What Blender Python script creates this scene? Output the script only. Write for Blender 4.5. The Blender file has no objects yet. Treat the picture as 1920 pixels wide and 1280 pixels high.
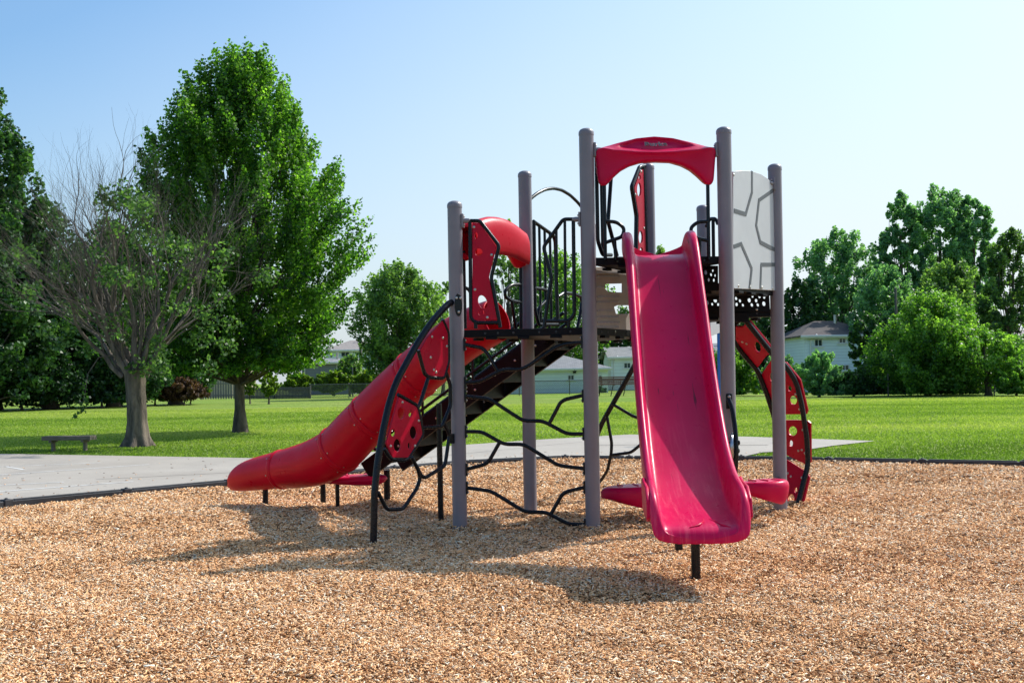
import bpy, math, random
import numpy as np
from mathutils import Vector, Matrix
from mathutils.geometry import delaunay_2d_cdt
random.seed(7); RNG = np.random.default_rng(11)
sc = bpy.context.scene
COL = sc.collection
R = math.radians

# ------------------------------------------------------------------ camera maths
FPX, HX, HY, CAMH, ROLL = 2100.0, 960.0, 706.0, 1.343, 0.0172
CR = Vector((math.cos(ROLL), 0, -math.sin(ROLL))); CU = Vector((math.sin(ROLL), 0, math.cos(ROLL)))
CAM = Vector((0, 0, CAMH))
def ray(px, py):
    return Vector((0, 1, 0)) + CR * ((px - HX) / FPX) - CU * ((py - HY) / FPX)
def at(px, py, d):
    r = ray(px, py); return CAM + r * (d / r.y)
def ground(px, py, z=0.0):
    r = ray(px, py); return CAM + r * ((z - CAMH) / r.z)
def onplane(px, py, P, Q):
    """point on the vertical plane through plan points P, Q"""
    n = Vector((Q[1] - P[1], -(Q[0] - P[0]), 0)); r = ray(px, py)
    t = (Vector((P[0], P[1], 0)) - CAM).dot(n) / r.dot(n)
    return CAM + r * t

# ------------------------------------------------------------------ materials
def srgb(h):
    h = h.lstrip('#'); c = [int(h[i:i+2], 16) / 255 for i in (0, 2, 4)]
    return tuple(x / 12.92 if x <= .04045 else ((x + .055) / 1.055) ** 2.4 for x in c) + (1,)
class NT:
    def __init__(s, name):
        s.m = bpy.data.materials.new(name); s.m.use_nodes = True
        s.t = s.m.node_tree; s.t.nodes.clear()
        s.out = s.n('ShaderNodeOutputMaterial'); s.b = s.n('ShaderNodeBsdfPrincipled')
        s.l(s.b.outputs[0], s.out.inputs[0])
    def n(s, ty, **kw):
        nd = s.t.nodes.new(ty)
        for k, v in kw.items():
            if k.startswith('i_'):
                key = k[2:]
                nd.inputs[int(key) if key.isdigit() else key.replace('_', ' ')].default_value = v
            else: setattr(nd, k, v)
        return nd
    def l(s, a, b): s.t.links.new(a, b)
    def coord(s, kind='Object', scale=(1, 1, 1), rot=(0, 0, 0)):
        tc = s.n('ShaderNodeTexCoord'); mp = s.n('ShaderNodeMapping')
        mp.inputs['Scale'].default_value = scale; mp.inputs['Rotation'].default_value = rot
        s.l(tc.outputs[kind], mp.inputs[0]); return mp.outputs[0]
    def noise(s, vec, scale=5, detail=4, rough=.55, dist=0):
        nd = s.n('ShaderNodeTexNoise'); nd.inputs['Scale'].default_value = scale
        nd.inputs['Detail'].default_value = detail; nd.inputs['Roughness'].default_value = rough
        nd.inputs['Distortion'].default_value = dist
        if vec is not None: s.l(vec, nd.inputs['Vector'])
        return nd
    def ramp(s, fac, stops, interp='LINEAR'):
        r = s.n('ShaderNodeValToRGB'); cr = r.color_ramp; cr.interpolation = interp
        while len(cr.elements) < len(stops): cr.elements.new(.5)
        for e, (p, c) in zip(cr.elements, stops):
            e.position = p; e.color = c if len(c) == 4 else tuple(c) + (1,)
        s.l(fac, r.inputs[0]); return r.outputs[0]
    def mix(s, fac, a, b, mode='MIX'):
        m = s.n('ShaderNodeMix', data_type='RGBA', blend_type=mode)
        for v, i in ((fac, 0), (a, 6), (b, 7)):
            if hasattr(v, 'links'): s.l(v, m.inputs[i])
            else: m.inputs[i].default_value = v if i == 0 or len(v) == 4 else tuple(v) + (1,)
        return m.outputs[2]
    def bump(s, h, strength=.3, dist=.02):
        b = s.n('ShaderNodeBump'); b.inputs['Strength'].default_value = strength
        b.inputs['Distance'].default_value = dist; s.l(h, b.inputs['Height'])
        s.l(b.outputs[0], s.b.inputs['Normal']); return b
    def set(s, **kw):
        for k, v in kw.items():
            k = k.replace('_', ' ')
            if hasattr(v, 'links'): s.l(v, s.b.inputs[k])
            else: s.b.inputs[k].default_value = v
        return s

def mat_basic(name, col, rough=.5, var=.12, scale=6, metal=0, bump=0, bscale=60, spec=.5, coat=0):
    s = NT(name); v = s.coord()
    nz = s.noise(v, scale, 5)
    lo = tuple(c * (1 - var) for c in col[:3]); hi = tuple(min(1, c * (1 + var)) for c in col[:3])
    c = s.ramp(nz.outputs[0], [(.3, lo), (.7, hi)])
    s.set(Base_Color=c, Metallic=metal)
    s.b.inputs['Specular IOR Level'].default_value = spec
    s.b.inputs['Coat Weight'].default_value = coat
    rn = s.noise(v, scale * 3, 4)
    rr = s.n('ShaderNodeMapRange'); rr.inputs[3].default_value = max(.03, rough - .1); rr.inputs[4].default_value = min(1, rough + .12)
    s.l(rn.outputs[0], rr.inputs[0]); s.l(rr.outputs[0], s.b.inputs['Roughness'])
    if bump:
        b = s.noise(v, bscale, 4); s.bump(b.outputs[0], bump, .01)
    return s.m

M = {}
def plastic(name, base, dark, worn=False):
    s = NT(name); v = s.coord()
    nz = s.noise(v, 2.2, 5)
    c = s.ramp(nz.outputs[0], [(.3, dark), (.7, base)])
    sp = s.noise(v, 240, 2); dust = s.ramp(sp.outputs[0], [(.68, (0, 0, 0)), (.74, (1, 1, 1))])
    c = s.mix(dust, c, (.50, .10, .10), 'MIX')
    if worn:
        sv = s.coord('Object', (26, 2.2, 2.2))
        st = s.noise(sv, 1.2, 8, .72, .6)
        f = s.ramp(st.outputs[0], [(.50, (0, 0, 0)), (.72, (.55, .55, .55))])
        tc = s.n('ShaderNodeTexCoord'); sz = s.n('ShaderNodeSeparateXYZ'); s.l(tc.outputs['Object'], sz.inputs[0])
        mr = s.n('ShaderNodeMapRange'); mr.inputs[1].default_value = 1.15; mr.inputs[2].default_value = .5; mr.inputs[3].default_value = .06; mr.inputs[4].default_value = 1.5; s.l(sz.outputs[2], mr.inputs[0])
        mu = s.n('ShaderNodeMath', operation='MULTIPLY', use_clamp=True); s.l(f, mu.inputs[0]); s.l(mr.outputs[0], mu.inputs[1])
        c = s.mix(mu.outputs[0], c, (.76, .09, .16))
        sv2 = s.coord('Object', (60, 2.2, 2.2)); st2 = s.noise(sv2, 1.0, 3, .5, .4)
        f2 = s.ramp(st2.outputs[0], [(.70, (0, 0, 0)), (.73, (.8, .8, .8))])
        c = s.mix(f2, c, (.05, .01, .02))
    s.set(Base_Color=c); s.b.inputs['Specular IOR Level'].default_value = .2
    r = s.ramp(s.noise(v, 14, 5).outputs[0], [(.3, (.26,) * 3), (.75, (.44,) * 3)])
    s.l(r, s.b.inputs['Roughness'])
    s.bump(s.noise(v, 9, 3).outputs[0], .08, .01)
    s.b.inputs['Subsurface Weight'].default_value = 0.0
    return s.m
M['red'] = plastic('red_moulded_plastic', (.68, .0018, .022), (.55, .0014, .017))
M['pink'] = plastic('crimson_slide_plastic', (.66, .003, .085), (.55, .002, .065), True)
M['crim'] = plastic('crimson_plastic', (.66, .003, .070), (.55, .002, .055))
M['panel'] = plastic('red_panel_plastic', (.56, .0012, .030), (.46, .001, .022))
M['black'] = mat_basic('black_powder_coat', (.006, .0075, .011), .26, .3, 8, 0, .02, 300, .28, 0)
M['deck'] = mat_basic('black_deck_coating', (.007, .006, .008), .5, .3, 12, 0, .04, 120, .14)
M['bolt'] = mat_basic('zinc_bolt', (.55, .52, .48), .35, .2, 30, 1)
def postmat():
    s = NT('grey_post_coat'); v = s.coord()
    n1 = s.noise(v, 3, 6, .6)
    c = s.ramp(n1.outputs[0], [(.3, (.205, .182, .203)), (.7, (.25, .222, .248))])
    st = s.noise(s.coord('Object', (14, 14, .7)), 1, 5, .6)
    c = s.mix(s.ramp(st.outputs[0], [(.55, (0, 0, 0)), (.8, (.5, .5, .5))]), c, (.20, .17, .18))
    sp = s.noise(s.coord('Object', (30, 30, 12)), 2.5, 3)
    c = s.mix(s.ramp(sp.outputs[0], [(.72, (0, 0, 0)), (.76, (.35, .35, .35))]), c, (.5, .47, .45))
    s.set(Base_Color=c, Roughness=.38); s.b.inputs['Specular IOR Level'].default_value = .5
    s.bump(s.noise(v, 260, 2).outputs[0], .05, .01)
    return s.m
M['post'] = postmat()
M['greypanel'] = mat_basic('pale_grey_panel', (.52, .53, .54), .42, .06, 3, 0, .05, 200)
M['slot'] = mat_basic('slot_grey', (.09, .10, .11), .6, .1)
M['riser'] = mat_basic('grey_perforated_riser', (.36, .33, .31), .5, .1, 5, 0, .1, 180)
M['blue'] = mat_basic('blue_pole_paint', (.02, .12, .38), .35, .1)
M['white'] = mat_basic('white_paint', (.7, .7, .68), .5, .08)
M['letters'] = mat_basic('grey_lettering', (.32, .27, .30), .5, .1)
M['lettersdark'] = mat_basic('black_lettering', (.02, .015, .02), .5, .1)
M['rubber'] = mat_basic('black_recycled_border', (.03, .03, .034), .55, .3, 8, 0, .3, 90)
def wood(name, a, b, sc_=(30, 3, 30)):
    s = NT(name); n = s.noise(s.coord('Object', sc_), 2, 6, .6, .5)
    s.set(Base_Color=s.ramp(n.outputs[0], [(.3, a), (.7, b)]), Roughness=.8); s.bump(n.outputs[0], .3, .005); return s.m
M['benchwood'] = wood('weathered_bench_wood', (.10, .075, .055), (.24, .19, .15), (3, 30, 30))
M['fencewood'] = wood('weathered_fence_wood', (.13, .12, .115), (.26, .24, .23), (12, 12, 1.5))
M['polewood'] = wood('utility_pole_wood', (.07, .06, .05), (.15, .13, .11), (20, 20, 1))
M['slatwood'] = wood('brown_slat_wood', (.16, .08, .05), (.28, .15, .10), (3, 30, 30))
def bark(name, a, b, sc_=9):
    s = NT(name); v = s.coord('Object', (1, 1, .22))
    n = s.noise(v, sc_, 8, .7, .6); n2 = s.noise(s.coord(), 1.6, 3)
    c = s.ramp(n.outputs[0], [(.36, a), (.62, b)])
    c = s.mix(s.ramp(n2.outputs[0], [(.4, (0, 0, 0)), (.7, (.5, .5, .5))]), c, tuple(x * .55 for x in b))
    s.set(Base_Color=c, Roughness=.9); s.bump(n.outputs[0], 1.0, .05); return s.m
M['bark'] = bark('brown_bark', (.045, .034, .026), (.17, .13, .10))
M['barktwig'] = bark('grey_twig_bark', (.05, .042, .036), (.21, .17, .14), 7); M['barkpale'] = bark('grey_brown_bark', (.035, .027, .02), (.22, .17, .13), 7)

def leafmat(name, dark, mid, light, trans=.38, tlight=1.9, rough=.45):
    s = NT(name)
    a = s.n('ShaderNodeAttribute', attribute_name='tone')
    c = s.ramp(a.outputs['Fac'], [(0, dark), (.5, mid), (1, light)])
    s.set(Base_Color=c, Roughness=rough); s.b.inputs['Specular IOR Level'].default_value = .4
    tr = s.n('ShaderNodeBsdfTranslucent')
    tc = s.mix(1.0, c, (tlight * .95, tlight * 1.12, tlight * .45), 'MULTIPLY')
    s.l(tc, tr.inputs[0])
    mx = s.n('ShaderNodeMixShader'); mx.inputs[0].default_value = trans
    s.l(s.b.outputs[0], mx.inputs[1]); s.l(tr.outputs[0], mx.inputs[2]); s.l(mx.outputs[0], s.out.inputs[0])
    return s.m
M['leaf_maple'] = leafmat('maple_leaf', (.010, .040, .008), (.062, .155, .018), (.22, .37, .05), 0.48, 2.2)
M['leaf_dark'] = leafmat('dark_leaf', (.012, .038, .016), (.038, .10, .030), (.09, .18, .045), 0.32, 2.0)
M['leaf_olive'] = leafmat('olive_leaf', (.038, .080, .028), (.13, .22, .065), (.25, .35, .10), 0.45, 2.2)  # olive lightened so far crowns carry distance haze in their colour
M['leaf_blue_haze'] = leafmat('hazy_green_leaf', (.045, .11, .065), (.13, .25, .13), (.24, .39, .19), 0.45, 2.2)  # pale bluish lift paints distance haze into the leaf colour
M['leaf_bright'] = leafmat('bright_leaf', (.026, .080, .016), (.115, .23, .036), (.25, .38, .07), 0.46, 2.1)
M['leaf_yellow'] = leafmat('yellow_green_leaf', (.06, .11, .012), (.13, .21, .02), (.26, .33, .04), .42)
M['leaf_brown'] = leafmat('dry_brown_leaf', (.05, .026, .016), (.11, .055, .035), (.19, .10, .06), .25)

# ------------------------------------------------------------------ mesh builder
ORIGIN = {}
def path_points(pts, fillet=0, seg=5, closed=False):
    pts = [Vector(p) for p in pts]
    if fillet <= 0: return pts
    out = []; n = len(pts)
    for i, p in enumerate(pts):
        if not closed and (i == 0 or i == n - 1): out.append(p); continue
        a = pts[i - 1]; b = pts[(i + 1) % n]
        da = (a - p); db = (b - p); f = min(fillet, da.length * .45, db.length * .45)
        s = p + da.normalized() * f; e = p + db.normalized() * f
        for k in range(seg + 1):
            t = k / seg; out.append(s * (1 - t) ** 2 + p * 2 * t * (1 - t) + e * t * t)
    return out
class MB:
    def __init__(s): s.v = []; s.f = []; s.mi = []; s.cur = 0
    def add(s, vs, fs):
        o = len(s.v); s.v += [Vector(x) for x in vs]
        for f in fs: s.f.append([i + o for i in f]); s.mi.append(s.cur)
        return s
    def box(s, c, size, ax=None):
        c = Vector(c); ax = ax or (Vector((1, 0, 0)), Vector((0, 1, 0)), Vector((0, 0, 1)))
        vs = [c + ax[0] * (size[0] / 2 * i) + ax[1] * (size[1] / 2 * j) + ax[2] * (size[2] / 2 * k)
              for i in (-1, 1) for j in (-1, 1) for k in (-1, 1)]
        return s.add(vs, [(0, 1, 3, 2), (4, 6, 7, 5), (0, 4, 5, 1), (2, 3, 7, 6), (0, 2, 6, 4), (1, 5, 7, 3)])
    def tube(s, pts, r, sides=10, fillet=0, closed=False, cap=True, seg=5):
        P = path_points(pts, fillet, seg, closed); n = len(P)
        rs = r if isinstance(r, (list, tuple)) and len(r) == n else None
        if rs is None: rs = [r if not isinstance(r, (list, tuple)) else r[0] + (r[-1] - r[0]) * i / (n - 1) for i in range(n)]
        T = []
        for i in range(n):
            if closed: t = P[(i + 1) % n] - P[i - 1]
            else: t = P[min(i + 1, n - 1)] - P[max(i - 1, 0)]
            T.append(t.normalized() if t.length > 1e-9 else Vector((0, 0, 1)))
        up = Vector((0, 0, 1)) if abs(T[0].z) < .9 else Vector((1, 0, 0))
        N = (up - T[0] * up.dot(T[0])).normalized(); vs = []
        for i in range(n):
            N = (N - T[i] * N.dot(T[i])); N = N.normalized() if N.length > 1e-6 else T[i].orthogonal().normalized()
            B = T[i].cross(N)
            for k in range(sides):
                a = 2 * math.pi * k / sides
                vs.append(P[i] + (N * math.cos(a) + B * math.sin(a)) * rs[i])
        fs = []
        for i in range(n if closed else n - 1):
            j = (i + 1) % n
            for k in range(sides):
                k2 = (k + 1) % sides
                fs.append((i * sides + k, i * sides + k2, j * sides + k2, j * sides + k))
        if cap and not closed:
            fs.append(tuple(range(sides))[::-1]); fs.append(tuple((n - 1) * sides + k for k in range(sides)))
        return s.add(vs, fs)
    def lathe(s, base, prof, sides=24, axis=None):
        base = Vector(base); ax = Vector(axis or (0, 0, 1)).normalized()
        X = ax.orthogonal().normalized(); Y = ax.cross(X); vs = []; fs = []
        for (r, h) in prof:
            for k in range(sides):
                a = 2 * math.pi * k / sides; vs.append(base + ax * h + (X * math.cos(a) + Y * math.sin(a)) * max(r, 1e-4))
        for i in range(len(prof) - 1):
            for k in range(sides):
                k2 = (k + 1) % sides; fs.append((i * sides + k, i * sides + k2, (i + 1) * sides + k2, (i + 1) * sides + k))
        fs.append(tuple(range(sides))[::-1]); fs.append(tuple((len(prof) - 1) * sides + k for k in range(sides)))
        return s.add(vs, fs)
    def slab(s, O, U, W, N, outline, holes, th):
        """plate: outline and holes are (u,w) loops; extruded th along N"""
        loops = [outline] + list(holes); V2 = []; E = []
        for lp in loops:
            o = len(V2); V2 += [Vector(p) for p in lp]; E += [(o + i, o + (i + 1) % len(lp)) for i in range(len(lp))]
        ov, oe, of, *_ = delaunay_2d_cdt(V2, E, [], 0, 1e-5)
        def inside(p, lp):
            c = False; j = len(lp) - 1
            for i in range(len(lp)):
                if (lp[i][1] > p[1]) != (lp[j][1] > p[1]) and p[0] < (lp[j][0] - lp[i][0]) * (p[1] - lp[i][1]) / (lp[j][1] - lp[i][1]) + lp[i][0]: c = not c
                j = i
            return c
        tris = []
        for f in of:
            c = sum((ov[i] for i in f), Vector((0, 0))) / len(f)
            if inside(c, outline) and not any(inside(c, h) for h in holes): tris.append(list(f))
        o = len(s.v); n = len(ov)
        P = [O + U * p.x + W * p.y for p in ov]
        from collections import Counter
        ec = Counter(); de = []
        for f in tris:
            for a, b in zip(f, f[1:] + f[:1]): ec[frozenset((a, b))] += 1; de.append((a, b))
        fs = [tuple(f) for f in tris] + [tuple(i + n for i in f[::-1]) for f in tris]
        fs += [(b, a, a + n, b + n) for a, b in de if ec[frozenset((a, b))] == 1]
        return s.add(P + [p + N * th for p in P], fs)
    def grid(s, rows, closed_u=False):
        nr = len(rows); nc = len(rows[0]); fs = []
        for i in range(nr - 1):
            for j in range(nc if closed_u else nc - 1):
                k = (j + 1) % nc; fs.append((i * nc + j, i * nc + k, (i + 1) * nc + k, (i + 1) * nc + j))
        return s.add([p for r in rows for p in r], fs)
    def build(s, name, mats, parent=None, smooth=35, bevel=0, sub=0, solid=0, loc=None):
        me = bpy.data.meshes.new(name)
        org = ORIGIN[parent.name] if parent else (Vector(loc) if loc is not None else Vector((0, 0, 0)))
        me.from_pydata([v - org for v in s.v], [], s.f); me.update()
        for m in (mats if isinstance(mats, (list, tuple)) else [mats]): me.materials.append(m)
        if any(s.mi): me.polygons.foreach_set('material_index', s.mi)
        o = bpy.data.objects.new(name, me); COL.objects.link(o)
        ORIGIN[o.name] = org
        if parent: o.parent = parent
        else: o.location = org
        import bmesh
        b = bmesh.new(); b.from_mesh(me); bmesh.ops.recalc_face_normals(b, faces=b.faces); b.to_mesh(me); b.free()
        if smooth:
            me.shade_smooth()
            if smooth < 180: me.set_sharp_from_angle(angle=R(smooth))
        if solid:
            md = o.modifiers.new('solid', 'SOLIDIFY'); md.thickness = solid; md.offset = -1 if solid > 0 else 0; md.thickness = abs(solid)
        if bevel:
            md = o.modifiers.new('bevel', 'BEVEL'); md.width = bevel; md.segments = 2; md.limit_method = 'ANGLE'; md.angle_limit = R(40)
        if sub:
            md = o.modifiers.new('sub', 'SUBSURF'); md.levels = sub; md.render_levels = sub
        return o
def thing(name, label, cat, loc=(0, 0, 0), group=None):
    o = bpy.data.objects.new(name, None); COL.objects.link(o); o.location = loc; o.empty_display_size = .2
    ORIGIN[o.name] = Vector(loc); return tag(o, label, cat, group)
def tag(o, label, cat, group=None, kind=None):
    o['label'] = label; o['category'] = cat
    if group: o['group'] = group
    if kind: o['kind'] = kind
    return o
def struct(o): o['kind'] = 'structure'; return o
def circle(cx, cy, rx, ry=None, n=16, rot=0):
    ry = ry or rx; c, s_ = math.cos(rot), math.sin(rot); out = []
    for k in range(n):
        a = 2 * math.pi * k / n; x, y = rx * math.cos(a), ry * math.sin(a); out.append((cx + x * c - y * s_, cy + x * s_ + y * c))
    return out

# ------------------------------------------------------------------ fast numpy meshes (foliage, chips, blades)
def npmesh(name, verts, nper, mat, tone=None, loc=(0, 0, 0), faces=None, smooth=False):
    """verts (N,nper,3) -> N polygons of nper vertices, or explicit per-item faces"""
    me = bpy.data.meshes.new(name); N = verts.shape[0]; nv = verts.shape[1]
    V = (verts.reshape(-1, 3) - np.array(loc)).astype(np.float32)
    if faces is None: faces = [list(range(nv))]
    fl = [len(f) for f in faces]; idx = np.concatenate([np.array(f) for f in faces])
    L = (np.arange(N)[:, None] * nv + idx[None, :]).reshape(-1).astype(np.int32)
    tot = np.tile(np.array(fl), N); start = np.concatenate([[0], np.cumsum(tot)[:-1]]).astype(np.int32)
    me.vertices.add(len(V)); me.vertices.foreach_set('co', V.reshape(-1))
    me.loops.add(len(L)); me.loops.foreach_set('vertex_index', L)
    me.polygons.add(len(tot)); me.polygons.foreach_set('loop_start', start)
    me.update(calc_edges=True)
    if tone is not None:
        a = me.attributes.new('tone', 'FLOAT', 'POINT'); a.data.foreach_set('value', np.repeat(tone, nv).astype(np.float32))
    me.materials.append(mat)
    if smooth: me.shade_smooth()
    o = bpy.data.objects.new(name, me); COL.objects.link(o); o.location = loc
    return o
def unit(a): return a / (np.linalg.norm(a, axis=1, keepdims=True) + 1e-9)
def leaf_quads(centers, size, rng, up=.5, wide=.42):
    n = len(centers)
    nrm = unit(rng.normal(size=(n, 3)) + np.array([0, 0, up]))
    a = unit(np.cross(nrm, rng.normal(size=(n, 3)))); b = np.cross(nrm, a)
    s = (size * rng.uniform(.6, 1.35, n))[:, None]
    fold = nrm * s * .10
    return np.stack([centers - a * s * .5, centers + b * s * wide + fold, centers + a * s * .5, centers - b * s * wide + fold], 1)

# ------------------------------------------------------------------ trees
PROF = {
    'maple': lambda t: np.where(t < .28, .62 + .38 * (t / .28) ** .7, np.clip(1 - ((t - .28) / .74) ** 1.9, 0, 1) ** .72),
    'round': lambda t: np.clip(1 - (2 * t - .95) ** 2 * .98, 0, 1) ** .5,
    'dome': lambda t: np.clip(1 - t ** 2.4, 0, 1) ** .5 * (.86 + .14 * np.minimum(1, t * 4)),
    'tall': lambda t: np.clip(1 - np.abs(2 * t - 1.0) ** 2.6, 0, 1) ** .5 * (1 - .25 * t),
    'column': lambda t: np.clip(1 - np.abs(2 * t - 1.0) ** 4, 0, 1) ** .5 * (.9 - .3 * t),
}
def crown(name, root, base, zb, zt, hw, prof, ncl, nleaf, size, mat, seed, spray=1.5, rc=.17, core=.3, depthk=.85, lobes=0, gaps=0, tonebias=0):
    rng = np.random.default_rng(seed); H = zt - zb
    C = []; ncl = int(ncl * 1.7); rc = rc * .78; nleaf = int(nleaf * 1.15); size = size * .88
    pf = PROF[prof]
    lob = [(rng.uniform(0, 6.28), rng.uniform(.2, 1), rng.uniform(.7, 1)) for _ in range(lobes)]
    while len(C) < ncl:
        t = rng.uniform(0, 1); r = float(pf(np.array(t)))
        if rng.uniform() > r + .08: continue
        a = rng.uniform(0, 2 * math.pi); q = rng.uniform() ** core
        k = 1 + .12 * math.sin(a * 3 + seed) + .11 * math.sin(t * 9 + a * 2 + seed * 1.7) + .07 * math.sin(t * 23 + a * 5)
        x = math.cos(a) * r * q * hw * k; y = math.sin(a) * r * q * hw * depthk * k
        C.append((x, y, zb + H * t))
    C = np.array(C)
    out = C - np.array([0, 0, zb + H * .18]); out = unit(out * np.array([1, 1, .8])) ; out = unit(out + np.array([0, 0, .45]))
    rad = hw * rc * rng.uniform(.6, 1.25, ncl)
    per = np.maximum(3, (rad ** 2 / (rad ** 2).sum() * nleaf)).astype(int)
    idx = np.repeat(np.arange(ncl), per); n = len(idx)
    d = unit(rng.normal(size=(n, 3))) * (rng.uniform(0, 1, n) ** .5)[:, None]
    al = (d * out[idx]).sum(1)[:, None] * out[idx]
    d = (d - al) * np.where(al.sum(1)[:, None] > -9, 1 - .45 * np.clip((d * out[idx]).sum(1), 0, 1)[:, None], 1) + al * spray
    P = C[idx] + d * rad[idx][:, None]
    P[:, 2] = np.maximum(P[:, 2], base[2] + .1)
    # stray leaves ring the outline
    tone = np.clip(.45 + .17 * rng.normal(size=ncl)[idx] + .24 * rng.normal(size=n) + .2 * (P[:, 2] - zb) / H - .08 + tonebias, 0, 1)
    P[:, 0] += base[0]; P[:, 1] += base[1]
    o = npmesh(name, leaf_quads(P, size, rng), 4, mat, tone, tuple(base))
    o.parent = root; o.location = (0, 0, 0)
    return C + np.array([base[0], base[1], 0])

def trunk_mesh(root, base, h, r0, mat, targets, nlimb, seed, flare=1.7, top=None, limb_r=.36, name='trunk', lean=(0, 0)):
    rnd = random.Random(seed); m = MB(); b = Vector(base)
    top = top or h * 1.6
    n = 12; pts = []; rs = []
    for i in range(n + 1):
        t = i / n; z = top * t
        fl = 1 + (flare - 1) * math.exp(-z / (r0 * 1.6))
        rs.append(max(r0 * .12, r0 * fl * (1 - .75 * max(0, (z - h * .6)) / max(.01, (top - h * .6)))))
        pts.append(b + Vector((lean[0] * t + .04 * r0 * 5 * math.sin(t * 5 + seed), lean[1] * t + .04 * r0 * 4 * math.cos(t * 4 + seed), z - .03)))
    m.tube(pts, rs, 16)
    tg = list(targets); rnd.shuffle(tg)
    for c in tg[:nlimb]:
        c = Vector(c); z0 = min(top * .93, max(h * .92, b.z + (c.z - b.z) * .45)); k = z0 / top
        s = pts[min(n, int(k * n))]; s = Vector((s.x, s.y, b.z + z0)) if False else s
        mid = s.lerp(c, .5) + Vector((0, 0, -.06 * (c - s).length)); L = (c - s).length
        q = [s, s.lerp(mid, .5) + Vector((rnd.uniform(-.03, .03) * L,) * 3), mid, mid.lerp(c, .5) + Vector((rnd.uniform(-.04, .04) * L, rnd.uniform(-.04, .04) * L, .03 * L)), c]
        rr = max(.015, r0 * limb_r * (1 - .5 * k))
        m.tube(q, [rr, rr * .75, rr * .5, rr * .3, rr * .1], 6)
    return m.build(name, mat, root, smooth=60)

def tree(name, label, cat, px, gd, cpx, hwpx, ytop, ybot, prof, ncl, nleaf, size, mat, seed, group=None, r0=.2, barkm='bark', nlimb=30, trunkh=None, **kw):
    """px: trunk column; gd: distance; crown extents measured in the photo and turned into metres"""
    b = at(px, HY, gd); base = (b.x, gd, 0)
    zt = at(cpx, ytop, gd).z; zb = max(.12, at(cpx, ybot, gd).z); cx = at(cpx, (ytop + ybot) / 2, gd).x
    hw = hwpx / FPX * gd
    root = thing(name, label, cat, base, group)
    C = crown('crown', root, (cx, gd, 0), zb, zt, hw, prof, ncl, nleaf, size, M[mat], seed, **kw)
    if r0:
        # crown object is offset against the root: fix origin
        pass
    cr = [c for c in root.children if c.name.startswith('crown')][0]
    cr.location = (cx - base[0], 0, 0)
    if r0: trunk_mesh(root, base, trunkh or max(.4, zb * 1.05), r0, M[barkm], C, nlimb, seed, top=(zb + (zt - zb) * .72), lean=(cx - base[0], 0))
    return root
GB = 'background trees along the far edge of the field'
# foreground maple
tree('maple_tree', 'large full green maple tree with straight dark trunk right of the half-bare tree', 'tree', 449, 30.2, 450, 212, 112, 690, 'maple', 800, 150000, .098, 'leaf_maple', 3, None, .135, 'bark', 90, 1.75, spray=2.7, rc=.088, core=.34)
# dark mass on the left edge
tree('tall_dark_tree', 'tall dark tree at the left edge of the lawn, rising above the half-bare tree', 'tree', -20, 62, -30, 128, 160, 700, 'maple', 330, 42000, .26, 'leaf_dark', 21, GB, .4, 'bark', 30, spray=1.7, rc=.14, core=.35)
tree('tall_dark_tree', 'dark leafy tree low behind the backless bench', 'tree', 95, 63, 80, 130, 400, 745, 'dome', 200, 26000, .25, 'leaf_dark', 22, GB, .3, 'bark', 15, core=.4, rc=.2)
tree('tall_dark_tree', 'dark tree directly behind the half-bare tree trunk', 'tree', 215, 66, 205, 120, 430, 742, 'dome', 200, 26000, .26, 'leaf_dark', 23, GB, .3, 'bark', 15, core=.4, rc=.2)
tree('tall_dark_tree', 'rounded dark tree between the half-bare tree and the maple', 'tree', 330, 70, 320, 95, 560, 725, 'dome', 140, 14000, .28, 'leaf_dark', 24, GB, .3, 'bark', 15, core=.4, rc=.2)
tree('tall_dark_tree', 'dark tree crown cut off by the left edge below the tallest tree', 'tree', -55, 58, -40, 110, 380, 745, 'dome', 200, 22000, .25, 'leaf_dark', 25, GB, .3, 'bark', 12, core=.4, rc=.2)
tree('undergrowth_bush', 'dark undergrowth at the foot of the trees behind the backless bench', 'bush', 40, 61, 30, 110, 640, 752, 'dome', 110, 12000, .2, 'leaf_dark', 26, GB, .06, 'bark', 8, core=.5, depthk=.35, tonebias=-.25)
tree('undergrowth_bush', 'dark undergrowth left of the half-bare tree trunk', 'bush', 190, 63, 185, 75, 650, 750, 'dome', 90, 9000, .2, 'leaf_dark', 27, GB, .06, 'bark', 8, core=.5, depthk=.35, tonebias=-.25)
# centre background
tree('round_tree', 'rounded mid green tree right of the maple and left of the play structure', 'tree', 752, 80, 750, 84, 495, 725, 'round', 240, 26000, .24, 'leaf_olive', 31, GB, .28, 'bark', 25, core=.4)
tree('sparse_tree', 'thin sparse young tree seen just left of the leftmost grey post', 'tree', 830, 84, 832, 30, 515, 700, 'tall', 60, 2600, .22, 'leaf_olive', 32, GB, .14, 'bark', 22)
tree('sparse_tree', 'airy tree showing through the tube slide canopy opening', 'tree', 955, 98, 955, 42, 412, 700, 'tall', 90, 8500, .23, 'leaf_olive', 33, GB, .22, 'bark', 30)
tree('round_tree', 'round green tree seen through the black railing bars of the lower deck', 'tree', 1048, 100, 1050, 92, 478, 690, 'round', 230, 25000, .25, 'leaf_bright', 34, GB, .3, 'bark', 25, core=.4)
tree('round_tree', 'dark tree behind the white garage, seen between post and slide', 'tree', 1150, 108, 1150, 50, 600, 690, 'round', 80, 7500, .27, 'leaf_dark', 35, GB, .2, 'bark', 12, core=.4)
tree('round_tree', 'tree whose top just shows over the upper lip of the open slide', 'tree', 1240, 110, 1240, 66, 470, 700, 'round', 130, 13000, .26, 'leaf_olive', 36, GB, .25, 'bark', 15, core=.4)
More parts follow.
